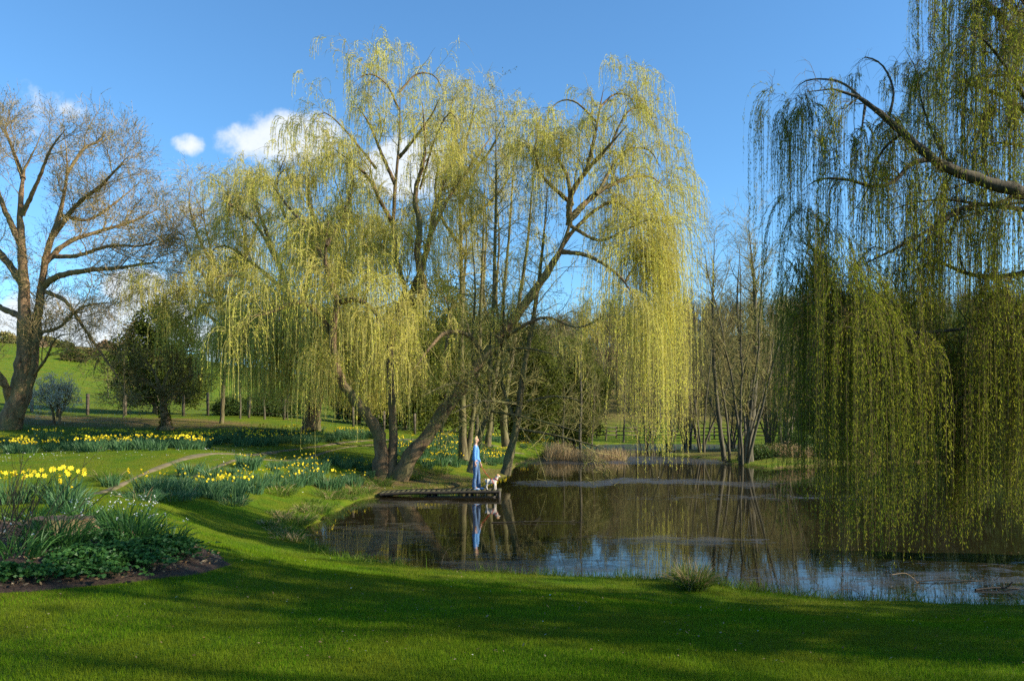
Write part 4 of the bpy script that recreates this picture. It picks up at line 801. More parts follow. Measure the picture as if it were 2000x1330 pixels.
def daff_proto(seed, n, h, rad, nf):
    rng = np.random.default_rng(seed); lb = MB(); tuft_blades(lb, rng, n, h, rad, .0065*1.3, (.12, .55)); fl = []
    for _ in range(nf):
        a = rng.uniform(0, 6.28); r = rad*1.25*math.sqrt(rng.random()); hh = h*rng.uniform(.9, 1.12); top = np.array([math.cos(a)*r*1.2, math.sin(a)*r*1.2, hh])
        st = resample(np.array([[math.cos(a)*r*.6, math.sin(a)*r*.6, -.02], [math.cos(a)*r, math.sin(a)*r, hh*.6], top]), 5)[None]; tubes(lb, st, np.full((1, 5), .0035), 3, rng)
        f = np.array([rng.normal()*.6+.5, -.55+rng.normal()*.5, -.1+rng.normal()*.15]); b_ = MB(); flower_geo(b_, top, f, rng); fl.append(b_)
    lm = lb.mesh('leaves'); lm.materials.append(M['daff_leaf']); fm = []
    for b_ in fl: m_ = b_.mesh('flower', smooth=False); m_.materials.append(M['daff_yellow']); fm.append(m_)
    allv = MB()
    if fl:
        off = 0
        for b_ in fl: allv.add(np.concatenate(b_.v), np.concatenate(b_.f4), a4=np.concatenate(b_.a4))
        am_ = allv.mesh('flowers', smooth=False); am_.materials.append(M['daff_yellow'])
    else: am_ = None
    return lm, fm, am_
DP = [daff_proto(300+k, n, h, rad, nf) for k, (n, h, rad, nf) in enumerate([(120, .44, .24, 0), (130, .46, .26, 3), (140, .44, .28, 8), (120, .46, .24, 12), (150, .42, .32, 5), (110, .40, .22, 18)])]
def daff(k, loc, s, rz, label, group, parts=False):
    rt = empty('daffodil', loc, label, 'daffodils', group, rz); rt.scale = (s, s, s); lm, fm, am_ = DP[k]
    o = bpy.data.objects.new('leaves', lm); C.objects.link(o); o.parent = rt
    if True:
        for m_ in fm: o = bpy.data.objects.new('flower', m_); C.objects.link(o); o.parent = rt
    elif am_ is not None: o = bpy.data.objects.new('flowers', am_); C.objects.link(o); o.parent = rt
rng = np.random.default_rng(12)
def ray_ground(px, py):
    """where the ray through this photograph point meets the ground"""
    Y = np.arange(4.0, 85, .1); x = (px-1000)/F*Y; z = H-(py-HY)/F*Y; g_ = gz(x, Y); k = np.argmax(z <= g_)
    return np.array([x[k], Y[k], g_[k]])
def drift(area, n, ks, label, group, s=(.85, 1.15), sep=.42, parts=False):
    """clumps scattered in a patch of ground: area = [(px,py)...] outline of its footprint in the photograph"""
    pl = np.array([ray_ground(*p)[:2] for p in area]); lo, hi = pl.min(0), pl.max(0); got = []; tries = 0
    while len(got) < n and tries < 6000:
        tries += 1; q = lo+(hi-lo)*rng.random(2)
        if poly_sd(pl, q[:1], q[1:])[0] > 0 or poly_sd(SH, q[:1], q[1:])[0] < .5 or line_d(TRK, q[:1], q[1:])[0] < 1.0: continue
        if any((q[0]-p[0])**2+(q[1]-p[1])**2 < sep*sep for p in got): continue
        if hn(q[0], q[1], 1.2, 9) < -.38: continue
        got.append(q)
    for q in got: daff(int(rng.choice(ks)), (q[0], q[1], gz1(*q)-.01), rng.uniform(*s), rng.uniform(0, 6.28), label, group, parts)
    return len(got)
nd = 0
nd += drift([(-30, 888), (120, 885), (250, 882), (380, 880), (470, 872), (470, 858), (300, 858), (100, 860), (-30, 866)], 62, [1, 2, 3, 3, 5, 5], 'daffodils in the long drift beyond the dirt track, below the bare trees', 'daffodils beyond the track', sep=.5)
nd += drift([(470, 872), (600, 868), (735, 862), (735, 850), (600, 848), (470, 852)], 46, [0, 1, 2, 3, 4], 'daffodils at the far end of the drift beyond the track, under the willow skirts', 'daffodils under the willow skirts', sep=.6)
nd += drift([(265, 972), (420, 978), (500, 968), (600, 958), (700, 952), (735, 930), (735, 912), (640, 905), (520, 912), (400, 925), (270, 930)], 58, [0, 1, 1, 2, 4, 4], 'daffodils in the drift between the dirt track and the pond, left of the twin-stemmed willow', 'daffodils between track and pond', (.6, 1.05), .58)
nd += drift([(790, 925), (900, 912), (985, 908), (990, 890), (985, 862), (880, 858), (760, 860), (770, 890)], 62, [0, 2, 2, 3, 3, 4, 5], 'daffodils on the rise behind the twin-stemmed willow and the person', 'daffodils behind the willow', sep=.55)
nd += drift([(1015, 885), (1080, 878), (1090, 862), (1060, 853), (1000, 856)], 26, [2, 3, 4, 5], 'daffodils on the far bank right of the leaning alder', 'daffodils on the far bank', sep=.6)
for px, py, k, s, lab in [(18, 985, 5, 1.15, 'sunlit daffodils at the frame edge, many yellow blooms, nearest the track'), (120, 982, 5, 1.25, 'bright daffodils with many blooms behind the flower bed'), (135, 1000, 1, .9, 'short daffodils with few blooms just behind the flower bed'),
                      (458, 978, 3, 1.15, 'nearest daffodils with orange-yellow blooms low on dark leaves, by the bank'), (290, 962, 2, 1.1, 'daffodils at the track end of the near drift, blooms on top'), (415, 972, 2, 1.05, 'daffodils with yellow blooms left of the lowest flowering ones'),
                      (215, 950, 0, .8, 'leafy daffodils without blooms on the open lawn'), (640, 955, 4, 1.3, 'dark leafy daffodils nearest the brown bank'), (590, 945, 2, 1.2, 'daffodils with scattered blooms above the bank grass'), (372, 930, 0, 1.1, 'dark green daffodils without blooms beside the track'), (485, 915, 0, 1.2, 'dark rounded daffodil leaves at the track edge')]:
    q = ray_ground(px, py); daff(k, (q[0], q[1], q[2]-.01), s, rng.uniform(0, 6), lab, None, True)

# ------------------------------------------------------------------ grasses
rng = np.random.default_rng(14)
def blades(n, r0, r1, azr, h, w, mat, label, name='grass', mask=None, power=1.0, lean=.35):
    r = np.exp(rng.uniform(math.log(r0), math.log(r1), n)); a = rng.uniform(-azr, azr, n); x = np.tan(a)*r; y = r
    ok = poly_sd(SH, x, y) > .18
    ok &= poly_sd(BED, x, y) > .02
    ok &= np.abs(line_d(TRK, x, y)) > .75
    x, y = x[ok], y[ok]; z = gz(x, y); n = len(x); md = np.clip(np.maximum(blob(x, y, -2.6, 28.2, 3.2, 3.0), blob(x, y, -22, 40.5, 12, 3.2)), 0, 1); keep = rng.random(n) > md*1.1; x, y, z = x[keep], y[keep], z[keep]; n = len(x)
    hh = h*rng.uniform(.5, 1.15, n)*(1+.2*hn(x, y, 3, 2)); sc = 1+y/18; th = rng.uniform(0, 6.28, n)
    wv = np.stack([np.cos(th), np.sin(th), 0*th], 1)*(w*sc)[:, None]; b0 = np.stack([x, y, z-.008], 1)
    l_ = rng.normal(size=(n, 2))*lean; tip = b0+np.stack([l_[:, 0]*hh, l_[:, 1]*hh, hh+.008], 1)
    v = np.stack([b0-wv, b0+wv, tip], 1); mb = MB(); mb.add(v.reshape(-1, 3), None, np.arange(3*n).reshape(n, 3), a3=rng.random(n)); o = mb.build(name, M[mat]); tag(o, label, 'grass', kind='stuff')
BED = np.array([(-7.5, 6.2), (-5.2, 6.3), (-4.2, 6.75), (-3.55, 7.3), (-3.15, 8.0), (-3.1, 8.8), (-3.5, 9.5), (-4.3, 10.1), (-5.2, 10.3), (-6.2, 10.2), (-7.5, 10.0)])
blades(620000, 4.3, 26, .64, .034, .0019, 'grass', 'short mown lawn grass between the camera and the pond')
# longer grass along the water edge
n = 34000; i = rng.integers(0, len(SH), n); t_ = rng.random(n)[:, None]; q = SH[i]*(1-t_)+SH[(i+1) % len(SH)]*t_
q = q+rng.normal(size=(n, 2))*.16; ok = (q[:, 1] < 60); q = q[ok]; sd_ = poly_sd(SH, q[:, 0], q[:, 1]); q = q[(sd_ > .05) & (sd_ < .5)]; q = q[hn(q[:, 0], q[:, 1], 2.0, 6) > -.15]; n = len(q)
mb = MB(); P = np.empty((n, 4, 3)); P[:, 0] = np.column_stack([q, gz(q[:, 0], q[:, 1])-.02]); d = unit(np.column_stack([rng.normal(size=(n, 2))*.35, np.ones(n)])); Lb = rng.uniform(.05, .2, n)*(1+.9*np.clip(hn(q[:, 0], q[:, 1], 3.0, 16), 0, 1))
for k in range(1, 4): d = unit(d+np.column_stack([rng.normal(size=(n, 2))*.15, -.15*np.ones(n)])); P[:, k] = P[:, k-1]+d*(Lb/3)[:, None]
ribbons(mb, P, .0035*np.array([1, 1, .7, .2])[None], rng); tag(mb.build('bank_grass', M['tall_grass']), 'longer grass fringing the water edge', 'grass', kind='stuff')
def grassy(name, label, cat, loc, n, h, rad, wid, mat, seed, lean=(.2, .8), dry=0, s=1.0, group=None):
    rg = np.random.default_rng(seed); rt = empty(name, loc, label, cat, group); mb = MB(); tuft_blades(mb, rg, n, h, rad, wid, lean); mb.build('blades', M[mat], rt)
    if dry: mb = MB(); tuft_blades(mb, rg, dry, h*1.15, rad*.9, wid, lean); mb.build('dry_blades', M['dry_grass'], rt)
    return rt
# tussocks on the left bank corner and by the shore
for k, (px, py, h, rad, lab) in enumerate([(610, 1000, .22, .45, 'tuft of fresh green grass on the inner corner of the pond'), (575, 1020, .2, .4, 'tuft of bank grass just above the still corner of the pond'), (560, 1045, .16, .35, 'small tuft at the lowest bend of the bank'), (700, 962, .25, .5, 'green grass tuft below the willow, left of the jetty'),
                           (640, 970, .26, .5, 'thick green tuft on the mossy bank left of the jetty'), (735, 948, .3, .5, 'lush tuft at the foot of the twin-stemmed willow'), (800, 935, .3, .5, 'lush tuft right of the leaning willow stem'), (850, 925, .32, .55, 'lush grass beside the daffodils behind the jetty'), (450, 985, .2, .4, 'grass tuft at the edge of the near daffodil drift'),
                           (345, 972, .2, .45, 'arching grass tuft in front of the near daffodil drift'), (270, 975, .2, .4, 'arching grass tuft on the open lawn left of the near drift'), (215, 935, .22, .4, 'small green tuft beside the dirt track'), (545, 965, .25, .45, 'grass tuft between near drift and bank')]):
    q = ray_ground(px, py); grassy('grass_tuft', lab, 'grass tuft', (q[0], q[1], q[2]-.01), 260, h*1.4, rad, .005, 'tall_grass' if k not in (9, 10, 8) else 'daff_leaf', 400+k, (.3, 1.0), 25)
q = ray_ground(1352, 1152); grassy('grass_tussock', 'shaggy grass tussock with pale dry tips at the near edge of the pond', 'grass tussock', (q[0], q[1], q[2]-.02), 700, .42, .17, .0035, 'tall_grass', 450, (.1, .8), 260)
q = ray_ground(1218, 1143); grassy('grass_tuft', 'thin spiky tuft at the water edge left of the shaggy tussock', 'grass tuft', (q[0], q[1], q[2]-.02), 26, .16, .2, .0035, 'tall_grass', 451, (.1, .6))
rng = np.random.default_rng(231)
pl = np.array([ray_ground(*p)[:2] for p in [(500, 1000), (690, 955), (745, 962), (660, 992), (612, 1015), (585, 1050), (600, 1085), (545, 1075), (520, 1035)]]); got = []
while len(got) < 46:
    q = pl.min(0)+(pl.max(0)-pl.min(0))*rng.random(2)
    if poly_sd(pl, q[:1], q[1:])[0] > 0 or poly_sd(SH, q[:1], q[1:])[0] < .1: continue
    got.append(q); k = len(got); grassy('grass_tuft', 'rough grass tuft on the bank around the quiet corner of the pond', 'grass tuft', (q[0], q[1], gz1(*q)-.01), 120, rng.uniform(.09, .22), rng.uniform(.12, .3), .0045, 'tall_grass', 800+k, (.3, 1.1), [0, 30, 60][k % 3], group='rough tufts on the corner bank')
# reeds
n = 2600; mb = MB(); u = rng.uniform(1068, 1222, n); Y = 43.5+3.0*rng.random(n)+1.0*np.sin(u/17); x = (u-1000)/F*Y; S = np.stack([x, Y, np.full(n, -.05)], 1); d = unit(np.column_stack([rng.normal(size=(n, 2))*.28, np.ones(n)]))
P = grow(S, d, rng.uniform(.3, .95, n)*np.where(u < 1110, 1.2, .8), 4, .09, np.array([0, 0, -.02]), rng); ribbons(mb, P, .010*np.array([1, 1, .8, .5])[None], rng); tag(mb.build('reeds', M['dry_grass']), 'pale dry reeds standing at the far shore', 'reeds', kind='stuff')
# petals and dead leaves on the lawn, leaves on the water, daisies
def specks(n, fx, mat, label, name, cat, size, z=None, up=.4):
    p = fx(n); n = len(p); zz = gz(p[:, 0], p[:, 1])+.022 if z is None else np.full(n, z); s = size*rng.uniform(.5, 1.3, n); a = rng.uniform(0, 6.28, n)
    u_ = np.stack([np.cos(a), np.sin(a), rng.normal(size=n)*up], 1)*s[:, None]; v_ = np.stack([-np.sin(a), np.cos(a), rng.normal(size=n)*up], 1)*s[:, None]*.5; c = np.column_stack([p, zz+np.abs(u_[:, 2])+np.abs(v_[:, 2])])
    mb = MB(); mb.add(np.stack([c-u_, c+v_, c+u_, c-v_], 1).reshape(-1, 3), np.arange(4*n).reshape(n, 4), a4=rng.random(n)); tag(mb.build(name, M[mat], smooth=False), label, cat, kind='stuff')
def onlawn(r0, r1, a0, a1):
    def f(n): r = r0+(r1-r0)*rng.random(n)**1.2; a = rng.uniform(a0, a1, n); q = np.stack([np.tan(a)*r, r], 1); return q[(poly_sd(SH, q[:, 0], q[:, 1]) > .3) & (poly_sd(BED, q[:, 0], q[:, 1]) > .1)]
    return f
specks(750, onlawn(5, 12, -.6, .6), 'dead_leaf', 'brown dead leaves scattered over the lawn', 'fallen_leaves', 'leaves', .011)
specks(60, onlawn(5, 20, -.6, .3), 'white_petal', 'tiny white petals and daisies scattered over the lawn', 'daisies', 'daisies', .010)
specks(700, onlawn(22, 32, -.6, -.1), 'white_petal', 'daisies in the grass beyond the dirt track', 'daisies', 'daisies', .02)
def onwater(n): x = rng.uniform(2.0, 9, n); y = 10.3+4.5*rng.random(n)**1.3; q = np.stack([x, y], 1); return q[(poly_sd(SH, x, y) < -.15) & (hn(x, y*2.2, 1.6, 21) > -.05)]
specks(1500, onwater, 'dead_leaf', 'dead leaves floating on the pond below the near willow', 'floating_leaves', 'leaves', .014, z=.006, up=.12)
def onwater2(n): x = rng.uniform(-4, 8, n); y = 12+22*rng.random(n); q = np.stack([x, y], 1); return q[(poly_sd(SH, x, y) < -.2) & (hn(x, y*1.6, 1.2, 22) > .0)]
specks(2200, onwater2, 'dead_leaf', 'small floating debris over the open pond', 'floating_debris', 'debris', .012, z=.006, up=.1)

# ------------------------------------------------------------------ flower bed
xs = np.linspace(BED[:, 0].min(), BED[:, 0].max(), 60); ys = np.linspace(BED[:, 1].min(), BED[:, 1].max(), 60); A, B = np.meshgrid(xs, ys); sdb = poly_sd(BED, A, B)
Zb = gz(A, B)+.02-.04*(sdb > -.02)+.11*sm(-sdb/.8)*(sdb < 0)+.02*hn(A, B, 14, 7)*(sdb < 0); ix = np.arange(A.size).reshape(A.shape); kp = (sdb < .10); kq = kp[:-1, :-1] & kp[1:, 1:] & kp[1:, :-1] & kp[:-1, 1:]
mb = MB(); mb.add(np.stack([A, B, Zb], -1).reshape(-1, 3), np.stack([ix[:-1, :-1], ix[:-1, 1:], ix[1:, 1:], ix[1:, :-1]], -1)[kq].reshape(-1, 4)); M['soil'] = plain('soil', (.022, .014, .009), .95, (.075, .045, .028), 30, 1.0)
tag(mb.build('soil', M['soil']), kind='structure')
def onbed(n): q = BED.min(0)+(BED.max(0)-BED.min(0))*rng.random((n, 2)); return q[poly_sd(BED, q[:, 0], q[:, 1]) < -.05]
p = onbed(3000); n = len(p); mb = MB(); leaves(mb, np.column_stack([p, gz(p[:, 0], p[:, 1])+.05+.09*sm(-poly_sd(BED, p[:, 0], p[:, 1])/.8)]), rng.normal(size=(n, 3))*np.array([1, 1, .3]), .05, .011, rng); tag(mb.build('bark_mulch', M['dead_leaf']), 'brown leaf and bark litter covering the soil of the flower bed', 'mulch', kind='stuff')
def bz(x, y): return gz1(x, y)+.02+.11*float(sm(-poly_sd(BED, np.array([x]), np.array([y]))[0]/.8))
def bedpos(px, py): q = ray_ground(px, py+6); return np.array([q[0], q[1], bz(q[0], q[1])])
def snowflake(px, py, n, h, rad, nf, lab, seed):
    loc = bedpos(px, py); rg = np.random.default_rng(seed); h, rad, n = h*1.08, rad*1.2, int(n*1.4); rt = empty('snowflake_plant', loc, lab, 'flowering plant'); mb = MB(); P = tuft_blades(mb, rg, n, h, rad, .006, (.2, .9)); mb.build('leaves', M['bed_leaf'], rt)
    for k in range(nf):
        j = rg.integers(n); a = rg.uniform(0, 6.28); r = rad*rg.uniform(.5, 1.5); top = np.array([math.cos(a)*r, math.sin(a)*r, h*rg.uniform(.6, 1.05)]); fb_ = MB()
        tubes(fb_, resample(np.array([[top[0]*.4, top[1]*.4, 0], [top[0]*.8, top[1]*.8, top[2]*.7], top]), 5)[None], np.full((1, 5), .002), 3, rg)
        st = fb_.build('stalk', M['bed_leaf'], rt); fl_ = MB()
        for _ in range(2):
            c = top+rg.normal(size=3)*.012; leaves(fl_, np.repeat(c[None], 5, 0), np.column_stack([rg.normal(size=(5, 2))*.6, -np.ones(5)]), .016, .005, rg)
        fl_.build('bloom', M['white_petal'], st)
for k, a in enumerate([(238, 1040, 170, .40, .24, 22, 'dark strappy plant with white bell flowers, behind the stump end of the bed'), (255, 1078, 170, .42, .24, 26, 'dark strappy plant with the most white bells, in the middle of the flower bed'), (110, 1085, 150, .40, .22, 10, 'dark strappy plant in front of the tree stump'),
                       (165, 1025, 90, .34, .16, 4, 'small upright leafy plant behind the tree stump'), (330, 1068, 60, .30, .14, 6, 'thin strappy plant near the bare soil tip of the bed'), (352, 1058, 16, .30, .05, 0, 'few upright leaves at the soil tip of the bed'), (30, 1110, 90, .3, .2, 8, 'low strappy plant under the bare stems'),
                       (60, 1020, 90, .32, .2, 0, 'green strappy plant at the back corner of the flower bed')]): snowflake(a[0], a[1], a[2], a[3], a[4], a[5], a[6], 500+k)
def cover(px, py, n, rx, ry, h, lab, seed, group):
    loc = bedpos(px, py); rg = np.random.default_rng(seed); rt = empty('geranium_plant', loc, lab, 'leafy plant', group); mb = MB(); sb = MB()
    c = np.column_stack([rg.normal(size=n)*rx*.5, rg.normal(size=n)*ry*.5, np.zeros(n)]); c[:, 2] = h*rg.uniform(.35, 1, n)*np.exp(-(c[:, 0]/rx)**2-(c[:, 1]/ry)**2)+.02
    for q in range(5):
        a = q*2*math.pi/5+rg.uniform(0, 6, n)*.1; leaves(mb, c, np.stack([np.cos(a), np.sin(a), .25*rg.normal(size=n)], 1), .045, .016, rg)
    S = c.copy(); S[:, 2] = -.03; S[:, :2] *= .7; ribbons(sb, np.stack([S, (S+c)/2+rg.normal(size=c.shape)*.01, c], 1), .0015*np.ones((1, 3)), rg)
    sb.build('stems', M['bed_leaf'], rt); mb.build('leaves', M['bed_leaf'], rt)
for k, a in enumerate([(165, 1112, 170, .42, .3, .13), (225, 1108, 190, .45, .3, .15), (290, 1098, 190, .42, .3, .16), (330, 1088, 150, .35, .3, .15), (205, 1088, 130, .4, .3, .15), (120, 1128, 130, .35, .25, .11), (180, 1126, 150, .35, .25, .11), (262, 1116, 160, .35, .25, .12), (345, 1098, 90, .3, .25, .11), (60, 1134, 60, .3, .2, .08), (10, 1140, 90, .3, .25, .12)]):
    cover(*a[:3], a[3], a[4], a[5], 'low lobed-leaf plant carpeting the front of the flower bed', 520+k, 'leafy ground plants along the front of the bed')
# stump
loc = bedpos(118, 1050); rt = empty('tree_stump', loc, 'broad cut tree stump with ragged brown bark in the flower bed', 'tree stump'); rt.scale = (1.1, 1, .62); K = 40; mb = MB(); rg = np.random.default_rng(6)
a = np.arange(K)*2*math.pi/K; rad = .25*(1+.08*np.sin(3*a+1)+.05*np.sin(7*a)); rings = []
for zz, s_, in ((-.08, 1.25), (0, 1.12), (.06, 1.02), (.14, 1.0), (.20, 1.03)): rings.append(np.stack([np.cos(a)*rad*s_*1.2*(1+.04*rg.normal(size=K)), np.sin(a)*rad*s_, zz+(.015*rg.normal(size=K) if zz > .1 else 0*a)], 1))
f = [[i*K+k, i*K+(k+1) % K, (i+1)*K+(k+1) % K, (i+1)*K+k] for i in range(4) for k in range(K)]; mb.add(np.concatenate(rings), f); mb.build('bark', M['willow_bark'], rt)
mb = MB(); top = rings[-1]*np.array([.97, .97, 1]); mb.add(np.vstack([top, [[0, 0, .185]]]), None, [[k, (k+1) % K, K] for k in range(K)]); M['cut_wood'] = plain('cut_wood', (.10, .07, .045), .9, (.045, .032, .022), 20, .6); mb.build('cut_face', M['cut_wood'], rt, smooth=False)
# bare-stemmed shrub at the frame edge
loc = bedpos(5, 1095); rg = np.random.default_rng(66); rt = empty('twiggy_shrub', loc, 'bare dark-stemmed shrub leaning over the flower bed at the frame edge', 'shrub'); n = 26
S = np.column_stack([rg.normal(size=(n, 2))*.16, np.zeros(n)-.03]); D = unit(np.column_stack([rg.normal(size=n)*.3+.32, rg.normal(size=n)*.25, np.ones(n)])); P = grow(S, D, rg.uniform(.55, 1.05, n), 9, .07, np.array([0, 0, .01]), rg)
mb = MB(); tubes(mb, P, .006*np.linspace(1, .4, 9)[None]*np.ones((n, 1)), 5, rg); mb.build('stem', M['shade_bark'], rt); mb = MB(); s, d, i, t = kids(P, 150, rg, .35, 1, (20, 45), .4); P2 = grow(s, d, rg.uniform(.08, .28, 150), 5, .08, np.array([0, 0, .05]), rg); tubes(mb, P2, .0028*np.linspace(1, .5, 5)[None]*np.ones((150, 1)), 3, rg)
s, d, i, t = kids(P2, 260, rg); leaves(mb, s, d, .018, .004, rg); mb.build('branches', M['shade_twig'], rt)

# ------------------------------------------------------------------ jetty
YJ = 24.35; DK = .19
def box(mb, x0, x1, y0, y1, z0, z1, rng=None, jit=0.0):
    v = np.array([[x0, y0, z0], [x1, y0, z0], [x1, y1, z0], [x0, y1, z0], [x0, y0, z1], [x1, y0, z1], [x1, y1, z1], [x0, y1, z1]], float)
    if jit: v = v+rng.normal(size=v.shape)*jit
    mb.add(v, [[0, 3, 2, 1], [4, 5, 6, 7], [0, 1, 5, 4], [1, 2, 6, 5], [2, 3, 7, 6], [3, 0, 4, 7]])
def jx(px): return (px-1000)/F*YJ
rt = empty('jetty', (jx(860), YJ, 0), 'low mossy plank jetty carrying the person and the dog over the still water', 'jetty'); rg = np.random.default_rng(3); off = np.array([jx(860), YJ, 0])
def dz(x): t = (x-jx(742))/(jx(979)-jx(742)); return DK-.005-.075*max(0, 1-t/.28)**1.3-.012*math.sin(t*5.0)
xs = np.arange(jx(742), jx(979)-.05, .155)
mb = MB()
for i, x in enumerate(xs):
    z = dz(x+.07); box(mb, x+.004-off[0], x+.148-off[0], -.36+rg.normal()*.012, .40+rg.normal()*.012, z-.032, z, rg, .003)
mb.build('deck', M['wood'], rt, smooth=False)
for y in (-.392, .432):
    mb = MB(); K = 14; q = np.linspace(jx(746), jx(975), K)
    for a, b_ in zip(q[:-1], q[1:]): 
        z = dz(a)+.003; z2 = dz(b_)+.003
        v = np.array([[a, y-.03, z-.09], [b_, y-.03, z2-.09], [b_, y+.03, z2-.09], [a, y+.03, z-.09], [a, y-.03, z], [b_, y-.03, z2], [b_, y+.03, z2], [a, y+.03, z]])-np.array([off[0], 0, 0])
        mb.add(v, [[0, 3, 2, 1], [4, 5, 6, 7], [0, 1, 5, 4], [2, 3, 7, 6]])
    mb.build('beam', M['wood_dark'], rt, smooth=False)
for px in (838, 850, 912, 922, 967):
    for y in (-.335, .335):
        mb = MB(); x = jx(px)-off[0]; box(mb, x-.035, x+.035, y-.035, y+.035, -.5, DK-.05, rg, .004); mb.build('post', M['wood_dark'], rt, smooth=False)
for y in (-.34, .34): mb = MB(); x = jx(976)-off[0]; box(mb, x-.05, x+.03, y-.05, y+.05, -.5, DK+.01, rg, .004); mb.build('post', M['wood_dark'], rt, smooth=False)
mb = MB(); box(mb, jx(832)-off[0], jx(978)-off[0], -.375, -.345, -.02, .035, rg, .004); mb.build('rail', M['wood_dark'], rt, smooth=False)

# ------------------------------------------------------------------ figures
M['skin'] = plain('skin', (.52, .30, .21), .6, (.48, .27, .19)); M['hair'] = plain('hair', (.36, .23, .10), .6, (.50, .36, .18), 60); M['knit'] = plain('blue_knit', (.13, .32, .62), .85, (.10, .27, .55), 25, .8)
M['denim'] = plain('denim', (.035, .075, .16), .85, (.11, .19, .32), 7, 1.0); M['shoe'] = plain('shoe', (.30, .42, .62), .6); M['eye'] = plain('eye', (.03, .03, .035), .3); M['lip'] = plain('lip', (.40, .13, .11), .5)
M['dog_fur'] = plain('dog_fur', (.50, .43, .35), .9, (.60, .55, .47), 20); M['dog_tan'] = plain('dog_tan', (.42, .22, .10), .9, (.55, .33, .18), 20); M['red_strap'] = plain('red_strap', (.50, .03, .02), .6); M['black'] = plain('black', (.015, .013, .012), .5)
def skin(name, verts, edges, radii, mat, parent, sub=2, root=0):
    me = bpy.data.meshes.new(name); me.from_pydata([tuple(v) for v in verts], edges, []); o = bpy.data.objects.new(name, me); C.objects.link(o)
    sk = o.modifiers.new('skin', 'SKIN'); sk.use_smooth_shade = True; sk.branch_smoothing = .4
    if not me.skin_vertices: me.attributes.get('skin_vertices')
    if len(me.skin_vertices) == 0:
        bpy.context.view_layer.objects.active = o
    for i, r in enumerate(radii):
        r = r if isinstance(r, tuple) else (r, r); me.skin_vertices[0].data[i].radius = r; me.skin_vertices[0].data[i].use_root = (i == root)
    ss = o.modifiers.new('sub', 'SUBSURF'); ss.levels = sub; ss.render_levels = sub
    bpy.context.view_layer.update(); dg = bpy.context.evaluated_depsgraph_get(); nm_ = bpy.data.meshes.new_from_object(o.evaluated_get(dg)); nm_.name = name
    bpy.data.objects.remove(o); nm_.materials.clear(); nm_.materials.append(M[mat]); r = bpy.data.objects.new(name, nm_); C.objects.link(r)
    for p in nm_.polygons: p.use_smooth = True
    if parent is not None: r.parent = parent
    return r
def hand_chain(c, down, side, s=1.0):
    """palm + four curled fingers + thumb starting at the wrist c"""
    c = Vector(c); d = Vector(down).normalized(); n = Vector(side).normalized(); f = d.cross(n).normalized(); V = [c, c+d*.045]; E = [(0, 1)]; Rr = [(.019), (.024)]
    for k in range(4):
        o_ = (k-1.5)*.017; L = (.030, .034, .032, .026)[k]*s; b = len(V)
        V += [c+d*.080+f*o_*1.05, c+d*(.080+L)+f*o_*1.1-n*.006, c+d*(.080+L*1.7)+f*o_*1.1-n*.022]; E += [(1, b), (b, b+1), (b+1, b+2)]; Rr += [.0095, .0085, .007]
    b = len(V); V += [c+d*.040+f*-.034-n*.008, c+d*.068+f*-.042-n*.018]; E += [(1, b), (b, b+1)]; Rr += [.010, .008]
    return V, E, Rr
px_ = 929.5; fz = DK+.0
rt = empty('person', (jx(px_), YJ-.02, DK), 'blonde person in blue jumper and flared jeans standing on the jetty with a red lead', 'person')
# facing +x; -y is towards the camera
hipz, sh = .87, 1.33
Rh = [(-.05, -.20, .80), (.09, .17, .82)]
wr, wl = Vector((-.015, -.205, .835)), Vector((.135, .175, .80))
V = [(0, 0, .90), (.0, 0, 1.02), (.005, 0, 1.15), (-.01, 0, 1.29), (-.015, 0, 1.375), (-.012, 0, 1.425), (.012, 0, 1.475), (.018, 0, 1.545), (.012, 0, 1.595),
     (-.015, -.15, 1.335), (-.03, -.19, 1.09), tuple(wr), (-.015, .15, 1.335), (.0, .19, 1.09), tuple(wl),
     (0, -.085, .84), (-.015, -.095, .47), (-.055, -.10, .10), (0, .085, .84), (.07, .095, .47), (.08, .09, .10), (.05, -.11, .04), (.19, .09, .04)]
E = [(0, 1), (1, 2), (2, 3), (3, 4), (4, 5), (5, 6), (6, 7), (7, 8), (3, 9), (9, 10), (10, 11), (3, 12), (12, 13), (13, 14), (0, 15), (15, 16), (16, 17), (0, 18), (18, 19), (19, 20), (17, 21), (20, 22)]
Rd = [.085, .08, .085, .09, .055, .048, (.072, .066), (.088, .078), .06, .05, .038, .022, .05, .038, .022, .065, .042, .030, .065, .042, .030, .026, .026]
for w_, sd_ in ((wr, (0, -1, 0)), (wl, (0, -1, 0))):
    hv, he, hr = hand_chain(w_, (.12, 0, -1), sd_); b = len(V); wi = 11 if w_ is wr else 14
    V += [tuple(v) for v in hv[1:]]; E += [((wi if a == 0 else b+a-1), b+c_-1) for a, c_ in he]; Rd += hr[1:]
